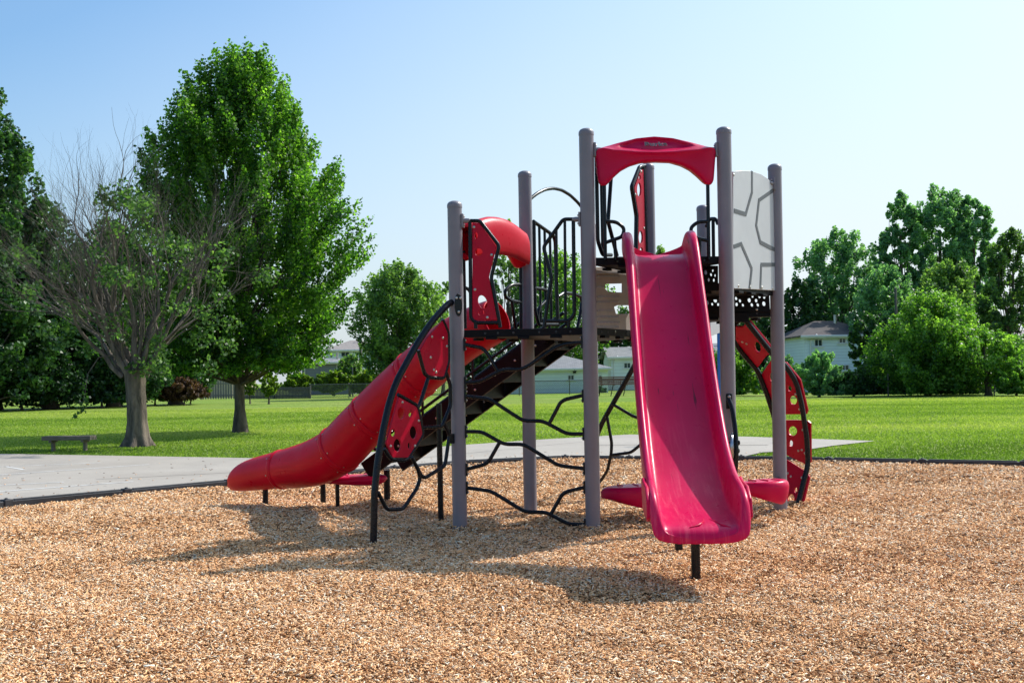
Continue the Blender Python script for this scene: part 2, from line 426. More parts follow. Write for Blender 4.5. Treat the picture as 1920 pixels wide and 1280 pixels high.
tree('round_tree', 'dark green tree low behind the right hand climber', 'tree', 1425, 84, 1425, 70, 585, 720, 'dome', 120, 12000, .26, 'leaf_dark', 37, GB, .25, 'bark', 15, core=.4)
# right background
tree('broad_tree', 'broad open tree with sky showing through, first tree right of the play structure', 'tree', 1578, 84, 1580, 92, 428, 690, 'round', 260, 24000, .24, 'leaf_blue_haze', 41, GB, .3, 'bark', 45, core=.5, rc=.13)
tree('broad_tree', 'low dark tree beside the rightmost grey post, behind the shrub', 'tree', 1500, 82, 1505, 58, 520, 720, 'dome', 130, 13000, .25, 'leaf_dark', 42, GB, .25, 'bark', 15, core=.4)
tree('tall_poplar', 'left spire of the tall trees behind the round bush, narrow and separate', 'tree', 1690, 82, 1690, 44, 362, 640, 'round', 120, 15000, .25, 'leaf_blue_haze', 43, GB, .26, 'bark', 22, rc=.22, spray=1.2)
tree('tall_poplar', 'tallest tree on the right of the photo, middle of the group of spires', 'tree', 1760, 83, 1765, 66, 350, 640, 'round', 200, 25000, .25, 'leaf_blue_haze', 44, GB, .3, 'bark', 22, rc=.2, spray=1.2)
tree('tall_poplar', 'right spire of the tall tree group, leaning over the round bush', 'tree', 1825, 82, 1828, 42, 362, 640, 'round', 120, 14500, .25, 'leaf_blue_haze', 45, GB, .28, 'bark', 22, rc=.24, spray=1.2)
tree('broad_tree', 'mid green tree between the house roof and the round bush', 'tree', 1660, 76, 1665, 82, 505, 690, 'dome', 170, 19000, .22, 'leaf_blue_haze', 46, GB, .25, 'bark', 15, core=.4)
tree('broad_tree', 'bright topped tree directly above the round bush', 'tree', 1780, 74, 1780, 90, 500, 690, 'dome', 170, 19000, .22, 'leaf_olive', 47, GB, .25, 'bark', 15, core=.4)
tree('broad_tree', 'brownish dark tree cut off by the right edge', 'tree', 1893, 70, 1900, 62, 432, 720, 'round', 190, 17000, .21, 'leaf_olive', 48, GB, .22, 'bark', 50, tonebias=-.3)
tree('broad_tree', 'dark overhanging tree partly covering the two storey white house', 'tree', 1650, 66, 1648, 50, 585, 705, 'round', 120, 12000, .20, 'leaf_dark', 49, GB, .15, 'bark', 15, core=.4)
# nearer bushes, right
GS = 'shrubs along the far edge of the field'
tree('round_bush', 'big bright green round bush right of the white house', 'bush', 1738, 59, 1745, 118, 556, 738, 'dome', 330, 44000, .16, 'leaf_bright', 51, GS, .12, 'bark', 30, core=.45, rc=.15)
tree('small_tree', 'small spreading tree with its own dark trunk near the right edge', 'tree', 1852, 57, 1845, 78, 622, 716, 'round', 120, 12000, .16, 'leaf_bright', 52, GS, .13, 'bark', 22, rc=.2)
tree('round_bush', 'grey green shrub in front of the white house, beside the rightmost grey post', 'bush', 1535, 60, 1535, 46, 662, 742, 'dome', 110, 12000, .15, 'leaf_blue_haze', 53, GS, .06, 'bark', 10, core=.5, tonebias=.2)
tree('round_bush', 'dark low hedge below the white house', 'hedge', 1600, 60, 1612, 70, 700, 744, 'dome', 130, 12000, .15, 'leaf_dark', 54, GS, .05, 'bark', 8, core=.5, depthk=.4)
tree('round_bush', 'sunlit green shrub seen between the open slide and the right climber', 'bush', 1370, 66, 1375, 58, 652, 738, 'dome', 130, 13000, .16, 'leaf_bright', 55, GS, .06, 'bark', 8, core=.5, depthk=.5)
tree('round_bush', 'shrub behind the right climber panels', 'bush', 1460, 65, 1465, 46, 668, 741, 'dome', 100, 9000, .16, 'leaf_blue_haze', 56, GS, .05, 'bark', 8, core=.5, depthk=.5)
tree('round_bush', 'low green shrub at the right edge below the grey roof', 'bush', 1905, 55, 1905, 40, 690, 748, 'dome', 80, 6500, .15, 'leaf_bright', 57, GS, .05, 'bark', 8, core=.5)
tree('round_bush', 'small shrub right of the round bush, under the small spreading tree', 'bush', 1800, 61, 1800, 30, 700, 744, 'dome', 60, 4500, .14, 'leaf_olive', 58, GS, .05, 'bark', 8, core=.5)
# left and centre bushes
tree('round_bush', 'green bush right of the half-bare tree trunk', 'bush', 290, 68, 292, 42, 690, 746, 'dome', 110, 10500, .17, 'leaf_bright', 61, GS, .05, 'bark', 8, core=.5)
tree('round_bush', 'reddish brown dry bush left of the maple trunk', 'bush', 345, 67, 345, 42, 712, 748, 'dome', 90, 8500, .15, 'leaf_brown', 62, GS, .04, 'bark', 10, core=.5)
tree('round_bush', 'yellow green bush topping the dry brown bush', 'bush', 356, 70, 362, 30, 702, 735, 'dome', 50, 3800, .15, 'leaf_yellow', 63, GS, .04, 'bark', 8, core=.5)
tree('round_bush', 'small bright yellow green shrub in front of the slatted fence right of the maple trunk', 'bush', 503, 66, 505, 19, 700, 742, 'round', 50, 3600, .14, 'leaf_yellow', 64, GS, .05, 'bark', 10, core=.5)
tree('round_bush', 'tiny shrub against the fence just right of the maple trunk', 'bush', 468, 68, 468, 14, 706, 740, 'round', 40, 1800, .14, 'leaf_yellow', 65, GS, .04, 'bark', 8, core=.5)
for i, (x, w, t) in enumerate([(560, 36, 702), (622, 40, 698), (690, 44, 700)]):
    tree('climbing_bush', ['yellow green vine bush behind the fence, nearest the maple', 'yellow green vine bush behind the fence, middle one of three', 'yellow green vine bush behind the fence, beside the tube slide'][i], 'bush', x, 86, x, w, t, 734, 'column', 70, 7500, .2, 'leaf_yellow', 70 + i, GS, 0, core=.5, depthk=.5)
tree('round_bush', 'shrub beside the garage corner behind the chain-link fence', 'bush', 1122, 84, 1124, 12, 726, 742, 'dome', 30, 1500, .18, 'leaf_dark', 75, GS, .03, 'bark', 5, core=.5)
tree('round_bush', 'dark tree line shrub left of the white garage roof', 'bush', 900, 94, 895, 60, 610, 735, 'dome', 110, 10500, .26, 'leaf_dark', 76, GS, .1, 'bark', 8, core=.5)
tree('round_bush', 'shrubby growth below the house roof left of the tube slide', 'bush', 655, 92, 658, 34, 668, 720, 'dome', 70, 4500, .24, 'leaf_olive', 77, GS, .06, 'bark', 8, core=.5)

# half-bare tree
def bare_tree():
    rnd = random.Random(5); g = ground(257, 834); d = g.y
    root = thing('half_bare_tree', 'half-bare tree with thick pale trunk, many grey twigs and few leaves beside the paved court', 'tree', (g.x, d, 0))
    k = d / FPX; h = (834 - 690) * k
    m = MB(); pts = []; rs = []; n = 14
    for i in range(n + 1):
        t = i / n; z = h * t
        rs.append(.20 * (1 + .75 * math.exp(-z / .22)) * (1 + .16 * max(0, t - .8) / .2) + .006 * math.sin(i * 2.3))
        pts.append(g + Vector((.012 * math.sin(t * 5) - .0, 0, z - .04)))
    # fluted trunk
    sides = 40; rows = []
    for i, (p, r) in enumerate(zip(pts, rs)):
        t = i / n; row = []
        for a in range(sides):
            an = 2 * math.pi * a / sides
            rr = r * (1 + (.045 + .16 * math.exp(-t * 9)) * math.sin(an * 7 + t * 1.5) + .02 * math.sin(an * 13 + t * 6))
            row.append(p + Vector((math.cos(an) * rr, math.sin(an) * rr, 0)))
        rows.append(row)
    m.grid(rows, True)
    m.build('trunk', M['barkpale'], root, smooth=180)
    b = MB(); twig_ends = []
    def grow(p, dr, r, L, lv):
        q = [p]; dd = dr.copy(); segs = 5 if lv < 2 else 4
        for _ in range(segs):
            dd = (dd + Vector((rnd.gauss(0, .16), rnd.gauss(0, .16), rnd.gauss(.02, .09)))).normalized()
            q.append(q[-1] + dd * (L / segs))
        b.tube(q, [r + (r * .5 - r) * i / segs for i in range(segs + 1)], [9, 7, 5, 4, 3, 3][lv], cap=False)
        if lv >= 5 or L < .2 or p.z > 6.2: twig_ends.append(q[-1]); return
        nk = [4, 4, 4, 3, 2][lv] if rnd.random() < .8 else 2
        for c in range(nk):
            j = segs if c == 0 else rnd.randint(2, segs)
            ax = Vector((rnd.gauss(0, 1), rnd.gauss(0, 1), rnd.gauss(0, .5))).normalized()
            base = (q[j] - q[j - 1]).normalized()
            nd = (base + ax * (rnd.uniform(.12, .25) if c == 0 else rnd.uniform(.3, .6)) + Vector((0, 0, .11))).normalized()
            grow(q[j], nd, r * (.52 if c == 0 else rnd.uniform(.3, .46)), L * rnd.uniform(.62, .88), lv + 1)
    top = g + Vector((0, 0, h - .12))
    limbs = [(-190, 330, .085), (-250, 430, .06), (-110, 300, .085), (-120, 290, .07), (-230, 380, .06), (-60, 250, .08), (20, 290, .085), (-95, 230, .06), (0, 430, .07), (95, 310, .09), (130, 350, .08), (155, 420, .075), (140, 320, .06), (55, 450, .065), (110, 520, .05), (-70, 480, .06)]
    for i, (dx, yy, r) in enumerate(limbs):
        tgt = g + Vector((dx * k, rnd.uniform(-1.5, 1.5), (834 - yy) * k))
        dr = (tgt - top); grow(top + Vector((dx * k * .10, rnd.uniform(-.09, .09), rnd.uniform(-.1, .05))), dr.normalized(), r, dr.length * .355, 0)
    # long drooping twig with a tuft
    e = at(152, 768, d - .3); s0 = top + Vector((-.25, 0, .35))
    b.tube([s0, at(200, 640, d), at(172, 690, d - .2), at(162, 735, d - .3), e], [.03, .015, .008, .005, .003], 4, fillet=.3, cap=False)  if False else b.tube([s0, at(215, 665, d), at(185, 670, d), at(165, 700, d - .2), at(160, 735, d - .3), e], [.03, .018, .012, .008, .006, .003], 4, cap=False)
    b.build('branches', M['barktwig'], root, smooth=60)
    rng = np.random.default_rng(77); C = []; W = []
    for _ in range(85):
        t = rng.uniform(0, 1)
        px_ = rng.normal(275, 95); py_ = rng.uniform(345, 690)
        if py_ < 420 and abs(px_ - 225) > 60: continue
        c = at(px_, py_, d + rng.normal(0, 1.1)); C.append((c.x, c.y, c.z)); W.append(rng.uniform(.14, .34))
    for (a, b_, w) in [(152, 768, .12), (160, 755, .07), (142, 780, .05), (262, 690, .3), (300, 690, .3), (395, 600, .35), (415, 560, .3), (430, 650, .25), (385, 690, .3), (405, 520, .25), (205, 370, .35), (235, 360, .3), (265, 385, .3)]:
        c = at(a, b_, d - .3); C.append((c.x, c.y, c.z)); W.append(w)
    C = np.array(C); W = np.array(W); per = (W ** 2 * 1000).astype(int) + 6
    idx = np.repeat(np.arange(len(C)), per); P = C[idx] + unit(rng.normal(size=(len(idx), 3))) * (rng.uniform(.1, 1, len(idx)) ** .6 * W[idx])[:, None]
    o = npmesh('leaves', leaf_quads(P, .085, rng), 4, M['leaf_olive'], np.clip(rng.normal(.12, .2, len(idx)), 0, 1), tuple(g))
    o.parent = root; o.location = (0, 0, 0)
bare_tree()

# ------------------------------------------------------------------ ground
def sheet(name, poly, z, mat, N=(0, 0, 1), sub=False):
    m = MB(); m.add([(x, y, z) for x, y in poly], [tuple(range(len(poly)))]); return struct(m.build(name, mat, smooth=0))
def grassmat():
    s = NT('lawn_grass'); v = s.coord()
    big = s.noise(v, .09, 4, .55); mid = s.noise(s.coord('Object', (.12, 1, 1)), .5, 4); fine = s.noise(v, 26, 4, .7)
    c = s.ramp(fine.outputs[0], [(.28, (.10, .165, .020)), (.55, (.21, .30, .036)), (.78, (.34, .41, .08))])
    f = s.ramp(mid.outputs[0], [(.47, (0, 0, 0)), (.68, (.75, .75, .75))])
    c = s.mix(f, c, (.40, .39, .12))
    f2 = s.ramp(big.outputs[0], [(.42, (0, 0, 0)), (.6, (.45, .45, .45))]); c = s.mix(f2, c, (.14, .28, .018))
    s.set(Base_Color=c, Roughness=.85); s.b.inputs['Specular IOR Level'].default_value = .15
    s.bump(fine.outputs[0], .9, .06); return s.m
M['grass'] = grassmat()
sheet('ground', [(-400, -60), (400, -60), (400, 500), (-400, 500)], -.03, M['grass'])
def pavemat():
    s = NT('grey_court_concrete'); v = s.coord()
    a = s.noise(v, .5, 5, .6); b = s.noise(v, 60, 4, .7); sp = s.noise(v, 7, 3, .5)
    c = s.ramp(a.outputs[0], [(.3, (.35, .30, .25)), (.7, (.45, .395, .335))])
    c = s.mix(s.ramp(b.outputs[0], [(.3, (.5, .5, .5)), (.6, (0, 0, 0))]), c, (.24, .225, .21))
    vo = s.n('ShaderNodeTexVoronoi'); vo.inputs['Scale'].default_value = 2.6; s.l(v, vo.inputs['Vector'])
    c = s.mix(s.ramp(vo.outputs['Distance'], [(.04, (.9, .9, .9)), (.07, (0, 0, 0))]), c, (.10, .07, .05))
    st = s.noise(s.coord('Object', (1, .3, 1)), 1.1, 4)
    c = s.mix(s.ramp(st.outputs[0], [(.55, (0, 0, 0)), (.75, (.35, .35, .35))]), c, (.22, .20, .185))
    s.set(Base_Color=c, Roughness=.85); s.bump(b.outputs[0], .3, .01); return s.m
M['pave'] = pavemat()
def gxy(px, py): p = ground(px, py); return (p.x, p.y)
pl = [gxy(*q) for q in [(0, 849), (240, 853), (480, 857), (690, 846), (860, 833), (1020, 822), (1180, 813), (1400, 817), (1640, 825), (1560, 834), (1500, 843), (1430, 846), (1380, 857)]]
pl = [(-16, pl[0][1] + .4)] + pl + [(4.5, 16.4), (3.0, 9), (-11, 9), (-16, 9)]
sheet('paved_court', pl, -.012, M['pave'])
pts = [gxy(*q) for q in [(0, 851), (240, 855)]]
def strip(name, a, b, w, mat, z):
    a = Vector((*a, 0)); b = Vector((*b, 0)); n = (b - a).normalized().cross(Vector((0, 0, 1))) * (w / 2)
    return sheet(name, [((a + n).x, (a + n).y), ((b + n).x, (b + n).y), ((b - n).x, (b - n).y), ((a - n).x, (a - n).y)], z, mat)
def worn(name, col, lo, hi):
    s = NT(name); n = s.noise(s.coord(), 5, 5, .7)
    s.set(Base_Color=s.mix(s.ramp(n.outputs[0], [(lo, (0, 0, 0)), (hi, (1, 1, 1))]), (.36, .345, .33), col), Roughness=.85); return s.m
M['line'] = worn('worn_white_line', (.75, .74, .72), .3, .5); M['crack'] = worn('dark_joint', (.13, .12, .11), .2, .4)
for i, (a, b, w) in enumerate([((-60, 924), (250, 901), .05), ((-60, 911), (120, 902), .05), ((-60, 893), (280, 869), .05), ((-60, 876), (190, 866), .04), ((10, 873), (45, 879), .04)]):
    strip('court_line', gxy(*a), gxy(*b), w, M['line'], -.008)
strip('court_joint', gxy(180, 897), gxy(440, 884), .025, M['crack'], -.008)
strip('court_joint', gxy(640, 872), gxy(1100, 826), .02, M['crack'], -.008)
strip('court_joint', gxy(1120, 833), gxy(1440, 833), .05, M['crack'], -.008)

# mulch bed outline
BL = [(-11.5, 1.0), (-8.6, 7.2), gxy(12, 953), gxy(430, 913), gxy(870, 873), gxy(1060, 864), gxy(1180, 865), gxy(1390, 865), gxy(1920, 876), (14, 11.5), (16, -4), (-12, -4)]
def inpoly(x, y, poly):
    c = np.zeros(x.shape, bool); j = len(poly) - 1
    for i in range(len(poly)):
        xi, yi = poly[i]; xj, yj = poly[j]
        c ^= ((yi > y) != (yj > y)) & (x < (xj - xi) * (y - yi) / (yj - yi + 1e-12) + xi); j = i
    return c
def gz(x, y):
    k = sum(.022 * np.exp(-(((x - a) ** 2 + (y - b) ** 2) / .055)) for a, b in ((-.475, 9.77), (.672, 9.6), (.155, 10.72), (1.862, 9.66), (2.515, 10.58), (-1.11, 8.98), (2.83, 11.07))) - .016 * np.exp(-(((x - 1.17) / .55) ** 2 + ((y - 6.45) / .4) ** 2)) - .014 * np.exp(-(((x + 3.3) / .5) ** 2 + ((y - 12.3) / .5) ** 2))
    return k + .012 * np.sin(x * 1.9 + y * .7) + .010 * np.sin(y * 2.6 - x * 1.1 + 1) + .007 * np.sin(x * 5.1 + 2) * np.sin(y * 4.3) + .004 * np.sin(x * 13 + y * 9) + .03 * np.exp(-((y - 16.5) / 1.2) ** 2) * 0
def mulchmat(name, inst):
    s = NT(name)
    if inst:
        a = s.n('ShaderNodeAttribute', attribute_name='tone'); f = a.outputs['Fac']
        c = s.ramp(f, [(0, (.06, .025, .010)), (.17, (.30, .13, .05)), (.36, (.82, .43, .19)), (.66, (.96, .60, .32)), (1, (1.0, .90, .70))])  # near-black end paints the shade of gaps among the chips
        s.set(Base_Color=c, Roughness=.85)
    else:
        v = s.coord('Object', (1, 1, 1)); n = s.noise(v, 60, 6, .75, .8); vo = s.n('ShaderNodeTexVoronoi'); vo.inputs['Scale'].default_value = 55
        s.l(s.coord('Object', (1, 1.6, 1)), vo.inputs['Vector'])
        c = s.ramp(n.outputs[0], [(.3, (.05, .02, .008)), (.5, (.22, .10, .04)), (.72, (.45, .25, .11))])  # kept dark to put gap shade into the colour beneath the chips
        c = s.mix(.5, c, vo.outputs['Color'], 'MULTIPLY'); c = s.mix(.25, c, (.5, .3, .16))
        s.set(Base_Color=c, Roughness=.9); s.bump(vo.outputs['Distance'], .8, .02)
    s.b.inputs['Specular IOR Level'].default_value = .15
    return s.m
M['mulch'] = mulchmat('mulch_bed_chips', False); M['chip'] = mulchmat('wood_chip', True)
m = MB()
def fan(poly, n=90):
    x0, x1 = -12, 16; y0, y1 = -4, 19; xs = np.linspace(x0, x1, 141); ys = np.linspace(y0, y1, 116)
    V2 = [Vector(p) for p in poly]; E = [(i, (i + 1) % len(poly)) for i in range(len(poly))]
    gx, gy = np.meshgrid(xs, ys); inn = inpoly(gx, gy, poly)
    V2 += [Vector((float(a), float(b))) for a, b in zip(gx[inn], gy[inn])]
    ov, oe, of, *_ = delaunay_2d_cdt(V2, E, [], 1, 1e-4)
    return ov, of
ov, of = fan(BL)
zz = gz(np.array([p.x for p in ov]), np.array([p.y for p in ov]))
m.add([(p.x, p.y, float(z) - .004 + .012) for p, z in zip(ov, zz)], [tuple(f) for f in of])
struct(m.build('mulch_bed', M['mulch'], smooth=180))
def chips():
    rng = np.random.default_rng(4); X = []; S = []
    for (y0, y1, dens, sc_) in [(3.6, 6.6, 9500, .84), (6.6, 9.5, 6200, .95), (9.5, 13, 3400, 1.15), (13, 18.4, 1500, 1.5)]:
        w = .53 * y1 + .9; n = int((y1 - y0) * 2 * w * dens)
        x = rng.uniform(-w, w, n); y = rng.uniform(y0, y1, n)
        k = (np.abs(x) < .53 * y + .9) & inpoly(x, y, BL)
        X.append(np.stack([x[k], y[k]], 1)); S.append(np.full(k.sum(), sc_))
    X = np.concatenate(X); S = np.concatenate(S); n = len(X)
    L = S * rng.gamma(4, .0052, n).clip(.008, .055); Wd = S * rng.uniform(.0035, .0095, n)
    yaw = rng.uniform(0, math.pi * 2, n); pit = rng.normal(0, .34, n); rol = rng.normal(0, .62, n)
    a = np.stack([np.cos(yaw) * np.cos(pit), np.sin(yaw) * np.cos(pit), np.sin(pit)], 1)
    h = np.stack([-np.sin(yaw), np.cos(yaw), np.zeros(n)], 1); up = np.cross(a, h)
    b = h * np.cos(rol)[:, None] + up * np.sin(rol)[:, None]; c = np.cross(a, b)
    P = np.stack([X[:, 0], X[:, 1], gz(X[:, 0], X[:, 1]) + .011 + rng.uniform(-.004, .020, n) * S], 1)
    l = a * (L / 2)[:, None]; w = b * (Wd / 2)[:, None]; t = c * (.0022 * S)[:, None]
    big = rng.uniform(0, 1, n) < .03; l = l * np.where(big, 1.9, 1)[:, None]; w = w * np.where(big, 1.5, 1)[:, None]
    j = rng.uniform(.3, 1, (n, 1)); j2 = rng.uniform(.3, 1, (n, 1))
    V = np.stack([P - l - w * j - t, P + l - w * j2 - t, P + l + w * j2 - t, P - l + w * j - t, P - l - w * j + t, P + l - w * j2 + t, P + l + w * j2 + t, P - l + w * j + t], 1)
    pn = .5 + .5 * np.sin(X[:, 0] * 1.3 + 1 + np.sin(X[:, 1])) * np.sin(X[:, 1] * 1.7 + np.sin(X[:, 0] * .7)) + .4 * np.sin(X[:, 0] * 4.1) * np.sin(X[:, 1] * 5.3 + X[:, 0])
    tone = np.clip(rng.normal(.50, .27, n) + .12 * (pn - .5), 0, 1)
    o = npmesh('wood_chips', V, 8, M['chip'], tone, faces=[(4, 5, 6, 7), (0, 1, 5, 4), (2, 3, 7, 6), (1, 2, 6, 5), (3, 0, 4, 7)])
    tag(o, 'loose tan wood chip mulch covering the play area', 'wood chips', kind='stuff')
def stray():
    rng = np.random.default_rng(14); x = rng.uniform(-9, 5, 5200); y = rng.uniform(9, 20, 5200)
    k = inpoly(x, y, pl) & ~inpoly(x, y, BL); x = x[k]; y = y[k]
    lin = 12.9 + (x + 5.7) * .92; dist = np.where(x < -.76, y - lin, y - 17.7); k = (dist > 0) & (rng.uniform(0, 1, len(x)) < np.exp(-dist * 1.1) + .06); x = x[k]; y = y[k]; n = len(x)
    yaw = rng.uniform(0, 6.28, n); a = np.stack([np.cos(yaw), np.sin(yaw), 0 * yaw], 1) * rng.uniform(.008, .022, n)[:, None]; b = np.stack([-np.sin(yaw), np.cos(yaw), 0 * yaw], 1) * rng.uniform(.003, .007, n)[:, None]
    P = np.stack([x, y, np.full(n, -.0035)], 1); up = np.array([0, 0, .005])
    V = np.stack([P - a - b, P + a - b, P + a + b, P - a + b, P - a - b * .6 + up, P + a - b * .6 + up, P + a + b * .6 + up, P - a + b * .6 + up], 1)
    o = npmesh('stray_wood_chips', V, 8, M['chip'], np.clip(rng.normal(.2, .2, n), 0, 1), faces=[(4, 5, 6, 7), (0, 1, 5, 4), (2, 3, 7, 6), (1, 2, 6, 5), (3, 0, 4, 7)])
    tag(o, 'stray wood chips scattered on the paved court near the mulch edge', 'wood chips', kind='stuff')
chips(); stray()
def blades():
    rng = np.random.default_rng(9); y = 14 + (rng.uniform(0, 1, 520000) ** 1.25) * 42; w = .52 * y + 1.5
    x = rng.uniform(-1, 1, len(y)) * w
    k = ~inpoly(x, y, pl) & ~inpoly(x, y, BL); x = x[k]; y = y[k]; n = len(x)
    yaw = rng.uniform(0, 6.28, n); h = rng.uniform(.014, .036, n); wd = (.004 + .00045 * y)
    d = np.stack([np.cos(yaw), np.sin(yaw), np.zeros(n)], 1) * wd[:, None]; ln = np.stack([rng.normal(0, .35, n) * h, rng.normal(0, .35, n) * h, h], 1)
    P = np.stack([x, y, np.full(n, -.031)], 1)
    V = np.stack([P - d, P + d, P + ln], 1)
    tone = np.clip(rng.normal(.42, .2, n) + .20 * np.sin(y * .9 + .8 * np.sin(x * .35) + .5 * np.sin(x * 1.3)) * np.sin(x * .21 + y * .33) + .2 * np.sin(y * .27 + .4 * np.sin(x * .2)) + .012 * (y - 25), 0, 1)
    o = npmesh('grass_blades', V, 3, M['blade'], tone); tag(o, 'short mown green grass on the lawn beyond the paved court', 'grass', kind='stuff')
M['blade'] = leafmat('grass_blade', (.085, .145, .016), (.22, .31, .035), (.46, .48, .13), .4, 1.6, .5)
blades()

# border timbers
def borders():
    segs = [(BL[1], BL[2]), (BL[2], BL[3]), (BL[3], BL[4]), (BL[4], BL[5]), (BL[5], BL[6]), (BL[6], BL[7]), (BL[7], BL[8]), (BL[8], BL[9])]
    places = {0: 'black border timber left of the mulch corner', 1: 'from the left corner towards the tube slide', 2: 'from the tube slide back to the climber', 3: 'seen at the back between the climber posts', 4: 'at the back beside the open slide', 5: 'hidden mostly behind the open slide', 6: 'right of the open slide along the lawn', 7: 'at the far right'}
    num = ['first', 'second', 'third', 'fourth', 'fifth', 'sixth', 'seventh', 'eighth']
    for si, (a, b) in enumerate(segs):
        a = Vector((*a, 0)); b = Vector((*b, 0)); L = (b - a).length; n = max(1, round(L / 1.22)); t = (b - a) / n; u = t.normalized(); w = u.cross(Vector((0, 0, 1)))
        for i in range(n):
            p = a + t * (i + .5)
            q = p.copy(); q.z = .0
            if abs(p.x) > .5 * p.y + 2.5: continue
            lab = '%s black border timber %s' % (num[min(i, 7)], places[si]) if si else places[si]
            root = thing('border_timber', lab, 'border timber', q, 'black timbers edging the mulch bed')
            hh = .085 if si < 2 else .075
            m = MB(); m.box(p + Vector((0, 0, hh / 2 - .02)), (t.length - .05, .085, hh + .04), (u, w, Vector((0, 0, 1))))
            m.box(p + Vector((0, 0, hh + .006)), (t.length - .16, .04, .02), (u, w, Vector((0, 0, 1))))
            m.build('timber_body', M['rubber'], root, smooth=0, bevel=.008)
            m = MB(); m.box(p + u * (t.length / 2) + Vector((0, 0, hh / 2 + .002)), (.10, .105, hh + .03), (u, w, Vector((0, 0, 1))))
            m.lathe(p + u * (t.length / 2) + Vector((0, 0, hh + .01)), [(.02, 0), (.02, .018), (.012, .022)], 10)
            m.build('end_joint', M['rubber'], root, smooth=30, bevel=.006)
borders()

# ------------------------------------------------------------------ houses
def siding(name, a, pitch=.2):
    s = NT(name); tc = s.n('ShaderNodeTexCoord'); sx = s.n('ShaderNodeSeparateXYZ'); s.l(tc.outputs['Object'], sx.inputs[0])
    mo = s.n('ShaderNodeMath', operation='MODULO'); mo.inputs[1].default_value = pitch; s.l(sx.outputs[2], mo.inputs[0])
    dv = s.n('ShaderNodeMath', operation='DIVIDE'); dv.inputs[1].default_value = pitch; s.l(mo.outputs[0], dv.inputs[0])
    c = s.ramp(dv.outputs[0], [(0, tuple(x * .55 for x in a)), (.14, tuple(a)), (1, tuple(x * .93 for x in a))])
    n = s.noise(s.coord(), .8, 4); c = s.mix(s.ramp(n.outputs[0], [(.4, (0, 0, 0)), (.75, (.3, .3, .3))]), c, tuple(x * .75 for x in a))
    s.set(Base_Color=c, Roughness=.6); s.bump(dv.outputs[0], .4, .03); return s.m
def shingle(name, a, b):
    s = NT(name); br = s.n('ShaderNodeTexBrick'); br.inputs['Scale'].default_value = 1; br.inputs['Brick Width'].default_value = .35; br.inputs['Row Height'].default_value = .16
    br.inputs['Color1'].default_value = a + (1,); br.inputs['Color2'].default_value = b + (1,); br.inputs['Mortar'].default_value = tuple(x * .5 for x in a) + (1,); br.inputs['Mortar Size'].default_value = .012
    s.l(s.coord(), br.inputs['Vector']); n = s.noise(s.coord(), 2, 5)
    c = s.mix(s.ramp(n.outputs[0], [(.35, (0, 0, 0)), (.8, (.5, .5, .5))]), br.outputs[0], tuple(x * .6 for x in a)); s.set(Base_Color=c, Roughness=.9); return s.m
M['glass'] = mat_basic('dark_window_glass', (.03, .045, .05), .12, .3, 1, 0, 0, 60, .8)
M['shgrey'] = shingle('grey_shingles', (.23, .23, .24), (.30, .295, .30)); M['shdark'] = shingle('dark_brown_shingles', (.085, .068, .066), (.11, .09, .085)); M['shtan'] = shingle('tan_shingles', (.30, .26, .24), (.36, .31, .28))
M['sd_white'] = siding('white_siding', (.80, .89, .95)); M['sd_cream'] = siding('cream_siding', (.78, .84, .86), .3); M['sd_tan'] = siding('tan_siding', (.44, .36, .27)); M['sd_grey'] = siding('grey_blue_siding', (.20, .21, .26), .25); M['sd_blue'] = siding('dark_blue_siding', (.05, .09, .13))
